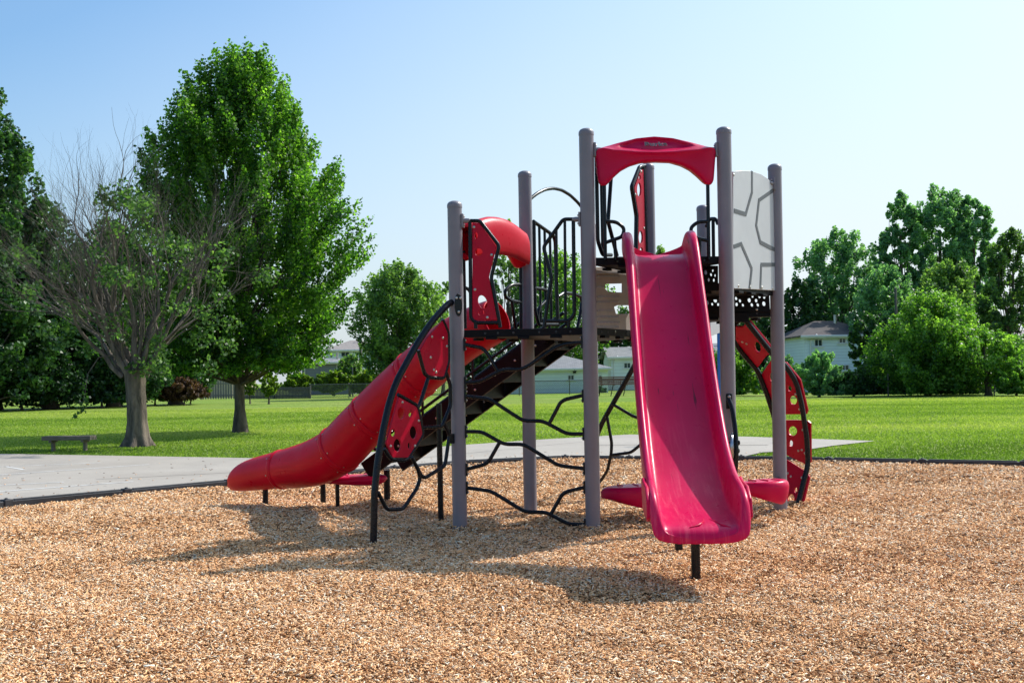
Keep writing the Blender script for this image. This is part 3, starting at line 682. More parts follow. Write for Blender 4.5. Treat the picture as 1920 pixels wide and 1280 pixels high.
def house(name, label, x0, x1, ye, yr, d, wallm, roofm, depth=8, hip=False, windows=(), doors=(), lamp=None, over=.35, yaw=0, ridge_inset=None):
    """x0,x1: wall columns; ye: eave row; yr: ridge row; d distance"""
    c = at((x0 + x1) / 2, HY, d); W = (x1 - x0) / FPX * d; ze = at((x0 + x1) / 2, ye, d).z; zr = at((x0 + x1) / 2, yr, d + depth / 2).z
    base = Vector((c.x, d, 0)); root = thing(name, label, 'house' if 'garage' not in name else 'garage', base)
    root.rotation_euler.z = 0
    def P(x, y, z): return base + Vector((x, y, z))
    m = MB(); h = W / 2; ins = (ridge_inset if ridge_inset is not None else (min(depth / 2, h * .9) if hip else 0))
    z0 = -.2
    m.add([P(-h, 0, z0), P(h, 0, z0), P(h, depth, z0), P(-h, depth, z0), P(-h, 0, ze), P(h, 0, ze), P(h, depth, ze), P(-h, depth, ze)], [(0, 1, 5, 4), (1, 2, 6, 5), (2, 3, 7, 6), (3, 0, 4, 7)])
    if not hip:
        o = len(m.v); m.add([P(-h, 0, ze), P(-h, depth, ze), P(-h, depth / 2, zr - .1), P(h, 0, ze), P(h, depth, ze), P(h, depth / 2, zr - .1)], [(0, 1, 2), (3, 4, 5)])
    m.build('wall', wallm, root, smooth=0)
    r = MB(); k = over * (zr - ze) / (depth / 2); X = h + over
    r.add([P(-X, -over, ze - k + .06), P(X, -over, ze - k + .06), P(X, depth + over, ze - k + .06), P(-X, depth + over, ze - k + .06), P(-X + ins, depth / 2, zr), P(X - ins, depth / 2, zr)], [(0, 1, 5, 4), (2, 3, 4, 5), (1, 2, 5), (3, 0, 4)] if hip else [(0, 1, 5, 4), (2, 3, 4, 5)])
    rf = r.build('roof', roofm, root, smooth=0, solid=.1)
    f = MB(); f.box(P(0, -over - .03, ze - k - .03), (2 * X, .05, .2)); f.box(P(0, -over - .09, ze - k - .01), (2 * X, .1, .09)); f.build('gutter', M['white'], rf, smooth=0)
    v = MB(); v.lathe(P(h * .2, depth * .4, ze + (zr - ze) * .7), [(.12, 0), (.12, .6), (.14, .62), (.14, .7)], 10); v.build('vent_pipe', M['bolt'], rf)
    for (wx0, wx1, wy0, wy1) in windows:
        a = at(wx0, wy1, d); b = at(wx1, wy0, d); cx, cz = (a.x + b.x) / 2, (a.z + b.z) / 2; w, hh = b.x - a.x, b.z - a.z
        m = MB(); t = .055
        for (ox, oz, sx_, sz) in [(0, hh / 2, w + t, t), (0, -hh / 2, w + t, t), (-w / 2, 0, t, hh - t), (w / 2, 0, t, hh - t), (0, 0, t * .7, hh - t)]:
            m.box((cx + ox, d - .03, cz + oz), (sx_, .09, sz))
        wf = m.build('window', M['white'], root, smooth=0)
        m = MB(); m.box((cx, d - .01, cz), (w - .02, .04, hh - .02)); m.build('pane', M['glass'], wf, smooth=0)
        m = MB(); m.box((cx, d - .06, cz - hh / 2 - t), (w + .3, .14, .06)); m.build('sill', M['white'], wf, smooth=0)
    for (wx0, wx1, wy0) in doors:
        a = at(wx0, 730, d); b = at(wx1, wy0, d); m = MB(); m.box(((a.x + b.x) / 2, d - .03, b.z / 2), (b.x - a.x, .07, b.z)); dr = m.build('door', M['white'], root, smooth=0)
        m = MB(); m.box(((a.x + b.x) / 2, d - .075, b.z * .72), ((b.x - a.x) * .55, .03, b.z * .3)); m.build('pane', M['glass'], dr, smooth=0)
    if lamp:
        p = at(*lamp, d); m = MB(); m.box(p + Vector((0, -.12, .22)), (.3, .25, .06)); m.lathe(p + Vector((0, -.25, -.15)), [(.12, 0), (.17, .28), (.05, .36)], 10); m.build('wall_lamp', M['black'], root)
    # downpipe
    p = at(x0 + (x1 - x0) * .13, ye, d); m = MB(); m.tube([p + Vector((0, -over, 0)), p + Vector((-.35, -.06, -.4)), (p.x - .35, d - .06, .1)], .05, 6); m.build('downpipe', M['white'], root)
    return root
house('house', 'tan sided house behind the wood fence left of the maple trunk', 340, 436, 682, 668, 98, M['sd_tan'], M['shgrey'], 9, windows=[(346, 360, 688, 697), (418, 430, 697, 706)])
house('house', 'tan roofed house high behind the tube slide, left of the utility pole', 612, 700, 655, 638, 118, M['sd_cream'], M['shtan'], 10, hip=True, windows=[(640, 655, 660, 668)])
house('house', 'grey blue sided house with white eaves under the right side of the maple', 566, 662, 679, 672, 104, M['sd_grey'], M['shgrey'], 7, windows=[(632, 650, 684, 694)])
house('garage', 'white garage with grey hip roof and one small dark window behind the chain-link fence', 925, 1140, 690, 666, 88, M['sd_cream'], M['shgrey'], 7.5, hip=True, windows=[(1065, 1076, 703, 712)], doors=[(1122, 1129, 700)], lamp=(1077, 696))
house('house', 'pale house right of the white garage, mostly behind the open slide', 1146, 1236, 668, 650, 99, M['sd_cream'], M['shgrey'], 8, windows=[(1170, 1182, 680, 690)])
house('house', 'low grey roofed house seen between the two right grey posts and the slide', 1318, 1400, 663, 643, 86, M['sd_cream'], M['shgrey'], 7, hip=True)
house('garage', 'small dark blue garage left of the two storey white house', 1474, 1506, 662, 648, 84, M['sd_blue'], M['shgrey'], 5)
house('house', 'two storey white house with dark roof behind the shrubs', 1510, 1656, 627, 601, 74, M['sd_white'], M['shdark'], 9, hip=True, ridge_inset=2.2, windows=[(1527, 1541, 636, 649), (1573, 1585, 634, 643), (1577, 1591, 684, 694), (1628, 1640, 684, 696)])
house('house', 'grey roofed house cut off by the right edge, low behind the shrubs', 1905, 2010, 676, 646, 66, M['sd_tan'], M['shgrey'], 9, windows=[(1912, 1918, 684, 694)])
house('house', 'far tan house glimpsed above the grey roof at the right edge', 1880, 1960, 632, 618, 84, M['sd_tan'], M['shtan'], 8)

# ------------------------------------------------------------------ fences, poles, far bench
def chainmat():
    s = NT('chain_link_mesh'); tr = s.n('ShaderNodeBsdfTransparent'); mx = s.n('ShaderNodeMixShader')
    outs = []
    for r in (45, -45):
        w = s.n('ShaderNodeTexWave', wave_type='BANDS', bands_direction='X'); w.inputs['Scale'].default_value = 3.5
        s.l(s.coord('Object', (1, 0, 1), (0, R(r), 0)), w.inputs['Vector']); outs.append(w.outputs['Fac'])
    mm = s.n('ShaderNodeMath', operation='MAXIMUM'); s.l(outs[0], mm.inputs[0]); s.l(outs[1], mm.inputs[1])
    g = s.n('ShaderNodeMath', operation='GREATER_THAN'); g.inputs[1].default_value = .93; s.l(mm.outputs[0], g.inputs[0])
    s.set(Base_Color=(.16, .165, .16, 1), Roughness=.5, Metallic=.3)
    s.l(g.outputs[0], mx.inputs[0]); s.l(tr.outputs[0], mx.inputs[1]); s.l(s.b.outputs[0], mx.inputs[2]); s.l(mx.outputs[0], s.out.inputs[0]); return s.m
M['chain'] = chainmat(); M['fpost'] = mat_basic('dull_grey_steel', (.10, .11, .11), .5, .2, 4, .4)
def chain_fence(label, P0, P1, h, step=3.0):
    a = Vector((*P0, 0)); b = Vector((*P1, 0)); root = thing('chain_link_fence', label, 'fence', a.lerp(b, .5)); L = (b - a).length; u = (b - a).normalized(); n = int(L / step)
    for i in range(n + 1):
        p = a + u * (L * i / n); m = MB(); m.lathe(p, [(.035, -.1), (.035, h + .03), (.045, h + .05), (.01, h + .09)], 8); m.build('post', M['fpost'], root)
    m = MB(); m.tube([a + Vector((0, 0, h)), b + Vector((0, 0, h))], .028, 6); m.build('top_rail', M['fpost'], root)
    m = MB(); m.add([a + Vector((0, 0, .03)), b + Vector((0, 0, .03)), b + Vector((0, 0, h)), a + Vector((0, 0, h))], [(0, 1, 2, 3)]); m.build('wire_mesh', M['chain'], root, smooth=0)
def far(px, d): p = at(px, HY, d); return (p.x, d)
chain_fence('grey chain-link fence in front of the white garage', far(880, 82), far(1260, 80), 1.0)
chain_fence('grey chain-link fence left of the tube slide along the field', far(580, 84), far(880, 82), 1.0)
chain_fence('dark chain-link fence below the round bush at the right', far(1620, 61.5), far(2000, 55), 1.05)
def board_fence(name, label, P0, P1, h, mat, bw=.14, gap=.02, step=2.4):
    a = Vector((*P0, 0)); b = Vector((*P1, 0)); root = thing(name, label, 'fence', a.lerp(b, .5)); L = (b - a).length; u = (b - a).normalized(); w = u.cross(Vector((0, 0, 1))); n = int(L / step)
    m = MB(); k = int(L / (bw + gap)); rn = random.Random(3)
    for i in range(k):
        p = a + u * ((i + .5) * (bw + gap)); hh = h + rn.uniform(-.03, .03); m.box(p + Vector((0, 0, hh / 2)) - w * .0, (bw, .02, hh), (u, w, Vector((0, 0, 1))))
    m.build('board_panel', mat, root, smooth=0)
    m = MB()
    for z in (h * .2, h * .82): m.box(a.lerp(b, .5) + w * .035 + Vector((0, 0, z)), (L, .045, .09), (u, w, Vector((0, 0, 1))))
    m.build('rail', mat, root, smooth=0)
    for i in range(n + 1):
        m = MB(); m.box(a + u * (L * i / n) + w * .09 + Vector((0, 0, h / 2 + .04)), (.1, .1, h + .1), (u, w, Vector((0, 0, 1)))); m.build('post', mat, root, smooth=0)
board_fence('wood_fence', 'weathered grey wood fence in front of the tan house, left of the maple trunk', far(378, 88), far(446, 87), 1.45, M['fencewood'], .14, .09)
M['fencedark'] = wood('dark_screen_slats', (.055, .055, .055), (.12, .12, .115), (10, 10, 2))
board_fence('screen_fence', 'low dark slatted screen fence right of the maple trunk', far(446, 84.5), far(582, 83.5), .85, M['fencedark'], .10, .015)
def pole(label, px, ytop, d, r, arms=True, name='utility_pole', mat='polewood'):
    b = at(px, HY, d); b.z = 0; zt = at(px, ytop, d).z; root = thing(name, label, 'pole', b)
    m = MB(); m.lathe(b, [(r, -.1), (r * .8, zt - .03), (r * .7, zt)], 12); m.build('pole', M[mat], root)
    if arms:
        m = MB(); m.box(b + Vector((0, -r, zt - .7)), (1.8, .1, .12)); m.build('crossarm', M[mat], root, smooth=0)
        m = MB(); m.lathe(b + Vector((.35, -.2, zt - 1.9)), [(.05, 0), (.2, .05), (.2, .75), (.05, .82)], 12); m.build('transformer', M['fpost'], root)
    return root
pole('brown wooden utility pole left of the tube slide', 677, 628, 93, .14, False)
pole('grey utility pole rising behind the round bush', 1682, 540, 68, .09, False)
pole('thin fence side post in the yellow green vines', 661, 688, 88, .05, False, 'metal_pole', 'fpost')
pole('leaning yellowed guy guard left of the round bush', 1665, 700, 58.5, .04, False, 'metal_pole', 'polewood')
def blue_pole():
    g = ground(1353, 826); root = thing('blue_pole', 'blue metal pole on the paved court behind the right side of the slide', 'pole', (g.x, g.y, 0))
    m = MB(); m.lathe(g, [(.055, -.05), (.055, 2.45), (.04, 2.49), (.01, 2.5)], 18); m.build('pole', M['blue'], root)
    m = MB(); m.lathe(g + Vector((0, 0, -.005)), [(.1, 0), (.1, .012), (.06, .02)], 18); m.build('base_collar', M['blue'], root)
blue_pole()
def far_bench():
    d = 73; c = at(1152, HY, d); c.z = 0; root = thing('park_bench', 'brown slatted bench with a back, by the chain-link fence behind the open slide', 'bench', c)
    w = 74 / FPX * d
    z1 = at(1152, 707, d).z; z0 = at(1152, 719, d).z
    m = MB()
    for i in range(5):
        t = i / 4; m.box(c + Vector((0, -.25 + .35 * t, z0 + (z1 - z0) * t)), (w, .03, .075))
    m.build('backrest', M['slatwood'], root, smooth=0)
    m = MB()
    for i in range(4): m.box(c + Vector((0, -.75 + .13 * i, z0 - .06)), (w, .1, .03))
    m.build('seat', M['slatwood'], root, smooth=0)
    for dx in (-.32, -.02, .3):
        m = MB(); x = dx * w; m.tube([c + Vector((x - .2, .12, -.05)), c + Vector((x - .05, .05, z0 * .8)), c + Vector((x, .13, z1 + .05))], .03, 6); m.tube([c + Vector((x, -.78, z0 - .09)), c + Vector((x, .05, z0 - .1))], .028, 6); m.build('leg', M['black'], root)
far_bench()
def near_bench():
    g = ground(130, 843); d = g.y; L = 95 / FPX * d; zt = at(130, 817, d).z; root = thing('backless_bench', 'low backless wooden bench on the grass beside the court, left of the half-bare tree', 'bench', (g.x, d, 0))
    u = Vector((1, -.10, 0)).normalized(); w = Vector((.10, 1, 0)).normalized(); Z = Vector((0, 0, 1)); b = Vector((g.x, d, 0))
    for k in (-1, 1):
        m = MB(); m.box(b + w * (.075 * k) + Z * (zt - .04), (L, .14, .085), (u, w, Z)); m.build('plank', M['benchwood'], root, smooth=0, bevel=.008)
    for s_ in (-.33, .33):
        m = MB(); m.box(b + u * (L * s_) + Z * ((zt - .08) / 2 - .03), (.055, .09, zt - .07), (u, w, Z)); m.box(b + u * (L * s_) + Z * (zt - .10), (.06, .28, .05), (u, w, Z)); m.build('leg', M['benchwood'], root, smooth=0, bevel=.005)
near_bench()

# ------------------------------------------------------------------ play structure
A = (-.475, 9.77); B = (.672, 9.60); C = (.155, 10.72); E = (1.862, 9.66); F = (2.515, 10.58); G = (1.335, 10.75); H = (2.03, 11.75); J = (.845, 11.8)
ZL, ZU, ZM, ZF = 1.757, 2.352, 2.13, 1.935
V3 = lambda p, z=0.0: Vector((p[0], p[1], z))
PS = thing('play_structure', 'red, black and grey playground climbing structure with open slide and tube slide', 'play structure', (.9, 10.2, 0))
def post(P, z, r=.0635):
    m = MB(); m.lathe(V3(P), [(r, -.12), (r, z - .05)], 32); o = m.build('post', M['post'], PS, smooth=30)
    m = MB(); m.lathe(V3(P, z - .052), [(r + .003, 0), (r + .003, .022), (r, .034), (r * .82, .048), (r * .5, .058), (.005, .062)], 32); m.build('post_cap', M['post'], o, smooth=60)
    return o
pA = post(A, 2.875); pB = post(B, 3.45); pC = post(C, 3.30); pE = post(E, 3.455); pF = post(F, 3.30); pG = post(G, 3.36); pH = post(H, 3.10); pJ = post(J, 2.95)
def inset(poly, k):
    c = sum((Vector(p) for p in poly), Vector((0, 0))) / len(poly); return [tuple(Vector(p) + (c - Vector(p)).normalized() * k) for p in poly]
def deck(poly, z, th=.065):
    m = MB(); P = inset(poly, .03); holes = []
    m.slab(Vector((0, 0, z - th)), Vector((1, 0, 0)), Vector((0, 1, 0)), Vector((0, 0, 1)), P, holes, th)
    # stiffening ribs and clamp blocks under the deck
    for i in range(len(P)):
        a = Vector((*P[i], 0)); b = Vector((*P[(i + 1) % len(P)], 0)); u = (b - a).normalized(); w = u.cross(Vector((0, 0, 1)))
        for t in (.25, .5, .75):
            m.box(a.lerp(b, t) + Vector((0, 0, z - th - .012)), (.10, .05, .022), (u, w, Vector((0, 0, 1))))
        m.cur = 1
        for t in (.2, .3, .42, .62, .75, .86):
            m.lathe(a.lerp(b, t) + Vector((0, 0, z - th * .5)) , [(.011, -.004), (.011, .004)], 8, w)
            m.lathe(a.lerp(b, t) + Vector((0, 0, z - th * .5)) , [(.011, -.004), (.011, .004)], 8, -w)
        m.cur = 0
    return m.build('deck', [M['deck'], M['slot']], PS, smooth=0, bevel=.006)
deck([A, B, G, J, C], ZL); deck([B, E, G], ZU); deck([E, F, G], ZM); deck([F, H, G], ZF)
def plate(name, P, Q, outline, holes, th, mat, parent=None, off=0.0, bolts=(), bevel=.004, toward=True, sub=0, mats=None):
    """flat plate traced on the vertical plane P-Q; outline in photo pixels"""
    U = (V3(Q) - V3(P)).normalized(); N = U.cross(Vector((0, 0, 1)))
    if N.y > 0: N = -N            # toward the camera
    def uv(px, py): p = onplane(px, py, P, Q) - V3(P); return (p.dot(U), p.z)
    ol = [uv(*q) for q in outline]; hs = []
    for h in holes:
        if len(h) in (4, 5) and not hasattr(h[0], '__len__'):
            rot = h[4] if len(h) == 5 else 0
            hs.append([uv(*q) for q in circle(h[0], h[1], h[2], h[3], 18, rot)])
        else: hs.append([uv(*q) for q in h])
    m = MB(); m.slab(V3(P) + N * (off - th / 2), U, Vector((0, 0, 1)), N, ol, hs, th)
    m.cur = 1
    for (bx, by) in bolts:
        q = uv(bx, by); m.lathe(V3(P) + U * q[0] + Vector((0, 0, q[1])) + N * (off + th / 2), [(.013, -.003), (.013, .003), (.006, .006)], 10, N)
    return m.build(name, [mat, M['bolt']], parent or PS, smooth=25, bevel=bevel)
def pipes(name, P, Q, lines, r, mat='black', parent=None, fillet=.03, off=0, d=None):
    U = (V3(Q) - V3(P)).normalized(); N = U.cross(Vector((0, 0, 1)))
    if N.y > 0: N = -N
    m = MB()
    for ln in lines:
        closed = ln[0] == 'c'; pp = ln[1:] if closed else ln
        m.tube([onplane(x, y, P, Q) + N * off for x, y in pp], r, 10, fillet, closed=closed, seg=6)
    return m.build(name, M[mat], parent or PS, smooth=60)
def bracket(P, px, py, Q, w=.03, h=.12, mat='post', parent=None):
    """clamp plate on post P, facing Q"""
    U = (V3(Q) - V3(P)).normalized(); z = onplane(px, py, P, Q).z; m = MB(); N = U.cross(Vector((0, 0, 1)))
    m.box(V3(P, z) + U * .07, (.018, .06, h), (U, N, Vector((0, 0, 1)))); m.lathe(V3(P, z) + U * .075, [(.022, 0), (.022, w), (.018, w + .03)], 12, U)
    m.cur = 1
    for dz in (-.035, .035): m.lathe(V3(P, z + dz) + U * .078, [(.01, 0), (.01, .008), (.004, .012)], 8, U)
    return m.build('bracket', [M[mat], M['bolt']], parent or PS, smooth=35, bevel=.003)

# left barrier: framed red panel
fr = pipes('barrier_frame', A, B, [['c', (881, 414), (903, 414), (936, 462), (920, 520), (938, 605), (886, 605)][0:0] or [(872, 414), (900, 414), (936, 461), (921, 520), (938, 614)], [(881, 414), (883, 596), (892, 605), (937, 605)], [(892, 605), (892, 616)]], .0165)
plate('barrier_panel', A, B, [(886, 418), (899, 418), (931, 463), (917, 519), (933, 600), (889, 600), (886, 592)], [(893, 442, 3, 6), (898, 473, 7, 7), (905, 566, 8, 13, -.35), (903, 586, 6, 5, -.4)], .018, M['panel'], fr, 0, [(889, 426), (922, 478), (891, 543), (914, 595)])
bracket(A, 870, 414, B, parent=fr)
# right barrier on the lower deck: vertical bars
fb = pipes('barrier_frame', A, B, [[(1084, 411), (1056, 411), (1019, 463), (1034, 520), (1020, 614)], [(1075, 411), (1077, 590), (1066, 602), (1022, 602)], [(1066, 602), (1066, 614)]], .0165)
for xb, yt in ((1043, 430), (1059, 413)): pipes('bar', A, B, [[(xb, yt), (xb + 1.5, 602)]], .0125, parent=fb)
bracket(B, 1090, 411, A, parent=fb)
# barrier beside post C on the ladder side
fc = pipes('barrier_frame', C, J, [[(1000, 415), (1037, 441), (1041, 452), (1044, 560), (1047, 612)], [(1001, 415), (1003, 580), (1010, 608), (1045, 608)]], .0185)
for xb in (1011, 1021, 1031): pipes('bar', C, J, [[(xb, 421 + (xb - 1011) * .75), (xb + 3, 608)]], .0135, parent=fc)
hl = pipes('hand_loop', C, J, [[(1047, 556), (1058, 549), (1076, 551), (1089, 556), (1091, 566), (1088, 590), (1080, 628)], [(1010, 608), (1008, 590), (1012, 575), (1028, 560), (1032, 548), (1018, 542), (1001, 540)]], .018)
# silver arch above the ladder entry
m = MB(); m.tube([V3(C, 2.98), *[V3(C).lerp(V3(J), t) + Vector((0, 0, 2.98 + .24 * math.sin(math.pi * t) ** .8 + .0 * t)) for t in (.08, .18, .3, .42, .55, .68, .8, .9)], V3(J, 2.9)], .017, 12, .05)
M['steel'] = mat_basic('brushed_steel_tube', (.42, .42, .45), .3, .1, 10, 1); m.build('entry_arch', M['black'], PS, smooth=60)
# tube slide entry bars and hand loops
pipes('entry_bar', A, C, [[(976, 490), (977, 616)], [(977, 533), (958, 534), (947, 545), (947, 556), (958, 564), (977, 567)], [(960, 566), (967, 616)]], .0165, fillet=.05)
pipes('entry_bar', A, C, [[(869, 470), (872, 616)], [(873, 540), (879, 542), (884, 552), (883, 600)]], .0165, fillet=.05)

# canopies (entry arches)
def canopy(name, P, Q, z, mat, flip=False, deep=False):
    """arch between posts P,Q above deck z; outward normal away from deck"""
    a, b = V3(P), V3(Q); U = (b - a).normalized(); N = U.cross(Vector((0, 0, 1)))
    if flip: N = -N
    c = a.lerp(b, .5); hw = (b - a).length / 2 - .068
    def ip(x, xs, ys): return float(np.interp(abs(x), xs, ys))
    us = sorted(set(list(np.linspace(-1, 1, 61)) + [-.985, -.955, .955, .985])); cols = []
    for u in us:
        top = ip(u, [0, .3, .6, .85, .95, 1], [1.045, 1.03, .99, .95, .935, .90])
        brk = ip(u, [0, .35, .7, .88, .95, 1], [.875, .88, .90, .925, .92, .885])
        bot = ip(u, [0, .25, .45, .6, .72, .8, .86, .93, .98, 1], [.80, .795, .765, .725, .675, .635, .605, .60, .62, .66])
        w = 1 - .035 * max(0, (.9 - brk)) ; col = []
        def pt(zz, y):
            sh = 1 - .05 * max(0, min(1, (.92 - zz) / .3)); return c + U * (u * hw * sh) + N * y + Vector((0, 0, z + zz))
        e = math.sqrt(max(0, 1 - abs(u) ** 6))
        back = -.20 * e - .02
        col += [pt(bot + .03, back * .6), pt(bot + .0, .02 - .03 * (1 - e)), pt(bot + .02, .065 * e)]
        for k in (.2, .4, .6, .8, .93): col.append(pt(bot + .02 + (brk - bot - .02) * k, (.065 + .03 * k ** 3) * e))
        for k in (0, .08, .2, .35, .5, .65, .8, .92, 1):
            zz = brk + (top - brk) * k; y = (.10 - .13 * k) * e
            q = (u / .66) ** 2 + ((k - .52) / .40) ** 2
            if q < 1: y -= .05 * min(1, (1 - q) * 2.6)
            col.append(pt(zz, y))
        if deep:
            u0 = u; bb = ip(u, [0, .5, .8, 1], [.69, .675, .645, .63])
            def bk(zz, y, k): return c + U * (u0 * hw * k) + N * y + Vector((0, 0, z + zz))
            tp = min(top, 1.03 - .10 * u * u)
            col += [bk(top - .0, -.04, .99), bk(tp + .01, -.08, .95), bk(tp - .02, -.115, .90), bk(tp - .08, -.135, .87), bk((tp + bb) / 2, -.14, .86), bk(bb + .02, -.135, .87), bk(bb, -.11, .88)]
        else: col += [pt(top - .005, -.095 * e - .01), pt(top - .04, back), pt(top - .1, back - .01), pt(max(bot + .06, top - .24), back)]
        cols.append(col)
    m = MB(); m.grid([list(r) for r in zip(*cols)]); o = m.build(name, M[mat], PS, smooth=180, solid=0.0)
    md = o.modifiers.new('solid', 'SOLIDIFY'); md.thickness = .012; md.offset = -1
    md = o.modifiers.new('sub', 'SUBSURF'); md.levels = 1; md.render_levels = 1
    return o
cp = canopy('slide_canopy', B, E, ZU, 'crim'); bracket(B, 1120, 281, E, parent=cp); bracket(E, 1340, 281, B, parent=cp)
cp2 = canopy('tube_canopy', A, C, ZL, 'red', flip=True, deep=True)
def lettering():
    c = V3(B).lerp(V3(E), .5) + Vector((0, -.022, ZU + .962))
    for nm, mt, off, dy, ex in (('lettering_outline', 'letters', .0032, 0, .001), ('lettering', 'lettersdark', .0, -.0015, .0012)):
        cu = bpy.data.curves.new('t', 'FONT'); cu.body = 'Burke'; cu.size = .064; cu.align_x = 'CENTER'; cu.align_y = 'CENTER'; cu.offset = off; cu.extrude = ex; cu.space_character = 1.1
        t = bpy.data.objects.new('t', cu); COL.objects.link(t); bpy.context.view_layer.update()
        me = bpy.data.meshes.new_from_object(t.evaluated_get(bpy.context.evaluated_depsgraph_get())); bpy.data.objects.remove(t)
        me.name = nm; me.materials.clear(); me.materials.append(M[mt]); o = bpy.data.objects.new(nm, me); COL.objects.link(o); o.parent = cp
        o.location = c + Vector((0, dy, -dy)) - ORIGIN[cp.name]; o.rotation_euler = (R(53), 0, R(2.5)); o.scale = (1.15, 1, 1)
lettering()

# slide entry bars (upper deck)
pipes('entry_bar', B, E, [[(1133, 345), (1135, 487)], [(1134, 415), (1156, 416), (1171, 428), (1167, 444), (1152, 449), (1135, 455)], [(1152, 449), (1155, 487)]], .016, fillet=.05)
pipes('entry_bar', B, E, [[(1327, 345), (1329, 487)], [(1329, 415), (1308, 416), (1294, 428), (1299, 444), (1313, 448), (1330, 452)], [(1312, 448), (1311, 487)]], .016, fillet=.05)
pipes('barrier_frame', E, G, [[(1346, 420), (1342, 410), (1331, 410), (1324, 425)], [(1337, 410), (1338, 487)]], .0155)
# B-G side half barriers
pipes('barrier_frame', B, G, [[(1118, 292), (1121, 452), (1130, 478), (1146, 478)], [(1146, 330), (1140, 415), (1157, 480)]], .0175)
pipes('bar', B, G, [[(1127, 330), (1130, 476)]], .0135)
gfr = pipes('barrier_frame', G, B, [[(1209, 311), (1199, 313), (1184, 350), (1193, 404), (1192, 482)], [(1206, 313), (1212, 482)]], .0195)
plate('barrier_panel', G, B, [(1205, 318), (1200, 320), (1188, 352), (1196, 404), (1195, 480), (1210, 480)], [(1198, 333, 2, 5), (1197, 356, 4, 13), (1200, 445, 4, 12), (1201, 470, 3, 6)], .018, M['panel'], gfr, 0, [(1201, 322), (1190, 365), (1206, 428), (1198, 476)])
plate('lower_side_panel', B, G, [(1145, 490), (1165, 490), (1170, 481), (1150, 481)], [], .01, M['black'])
# red corner seen beyond the left hand loop
# grey riser panel under the upper deck
rp = plate('riser_panel', B, G, [(1121, 500), (1206, 500), (1206, 622), (1121, 626)], [[(1140, 532), (1172, 531), (1172, 548), (1146, 547), (1139, 541)], [(1156, 575), (1163, 572), (1190, 572), (1190, 588), (1160, 588)]], .012, M['riser'], None, -.03, [(1132, 622), (1158, 621)])
def dimples():
    m = MB(); U = (V3(G) - V3(B)).normalized(); N = U.cross(Vector((0, 0, 1)))
    if N.y > 0: N = -N
    rn = random.Random(2)
    for row, y in enumerate((511, 518, 538, 556, 566, 582, 594, 604, 613)):
        for k in range(16):
            px = 1124 + k * 2.6 + (row % 2) * 1.2
            if 1137 < px < 1174 and 528 < y < 551 or 1153 < px and 568 < y < 592: continue
            p = onplane(px, y, B, G) + N * (-.018); m.box(p, (.022, .008, .006), ((U + Vector((0, 0, .9))).normalized(), N, (Vector((0, 0, 1)) - U * .9).normalized()))
    m.build('tread_pattern', M['greypanel'], rp, smooth=0)['kind'] = 'stuff'
dimples()
# black perforated risers at the stepped decks
def perfs(x0, x1, y0, y1, n, seed):
    rn = random.Random(seed); out = []; tries = 0
    while len(out) < n and tries < 4000:
        tries += 1; r = rn.uniform(2.0, 4.2); x = rn.uniform(x0 + 5, x1 - 5); y = rn.uniform(y0 + 5, y1 - 5)
        if all((x - q[0]) ** 2 + (y - q[1]) ** 2 > (r * 1.35 + q[3] + 2) ** 2 for q in out): out.append((x, y, r * .8, r * 1.2, rn.uniform(-.5, .1)))
    return out
plate('perforated_riser', E, G, [(1240, 498), (1346, 498), (1346, 545), (1240, 545)], perfs(1300, 1346, 502, 534, 14, 4), .01, M['deck'])
plate('perforated_riser', F, G, [(1260, 548), (1442, 548), (1444, 585), (1260, 584)], perfs(1308, 1352, 550, 576, 9, 6) + perfs(1374, 1440, 550, 577, 13, 8), .01, M['deck'], None, .0, [(1419, 580)])
plate('mounting_plate', F, G, [(1376, 586), (1404, 586), (1404, 604), (1376, 604)], [], .05, M['deck'])
plate('lower_panel', H, G, [(1300, 592), (1349, 592), (1349, 624), (1320, 634), (1300, 634)], [], .012, M['greypanel'])

# grey wall panel with grooves
gp = plate('wall_panel', E, F, [(1373, 322), (1390, 320), (1408, 321), (1424, 326), (1438, 335), (1447, 344), (1449, 380), (1453, 545), (1420, 543), (1373, 541)], [], .018, M['greypanel'], None, .0, [(1383, 536), (1405, 538), (1427, 539), (1447, 541), (1374, 328)])
def grooves():
    U = (V3(F) - V3(E)).normalized(); N = U.cross(Vector((0, 0, 1)))
    if N.y > 0: N = -N
    m = MB(); Z = lambda x, y: (1080 + x / 3.2, 220 + y / 3.2)
    for ln in [[(1050, 330), (1050, 450), (1012, 582), (942, 560)], [(1190, 430), (1092, 498), (1075, 650), (1100, 750), (1194, 798)], [(942, 776), (985, 760), (1048, 908), (1035, 1028)], [(1194, 884), (1105, 884), (1100, 1030)]]:
        pts = [onplane(*Z(*q), E, F) + N * .0095 for q in ln]; hw = .018
        for i in range(len(pts) - 1):
            a, b = pts[i], pts[i + 1]; t = (b - a).normalized(); w = t.cross(N).normalized(); L = (b - a).length
            m.box(a.lerp(b, .5) + N * (.0005 * i), (L + (.02 if i < len(pts) - 2 else 0), hw * 2, .004), (t, w, N))
    m.build('groove', M['slot'], gp, smooth=0)
grooves(); bracket(F, 1449, 345, E, parent=gp)
bracket(F, 1449, 345, E, .01, .12, 'post', gp) if False else None

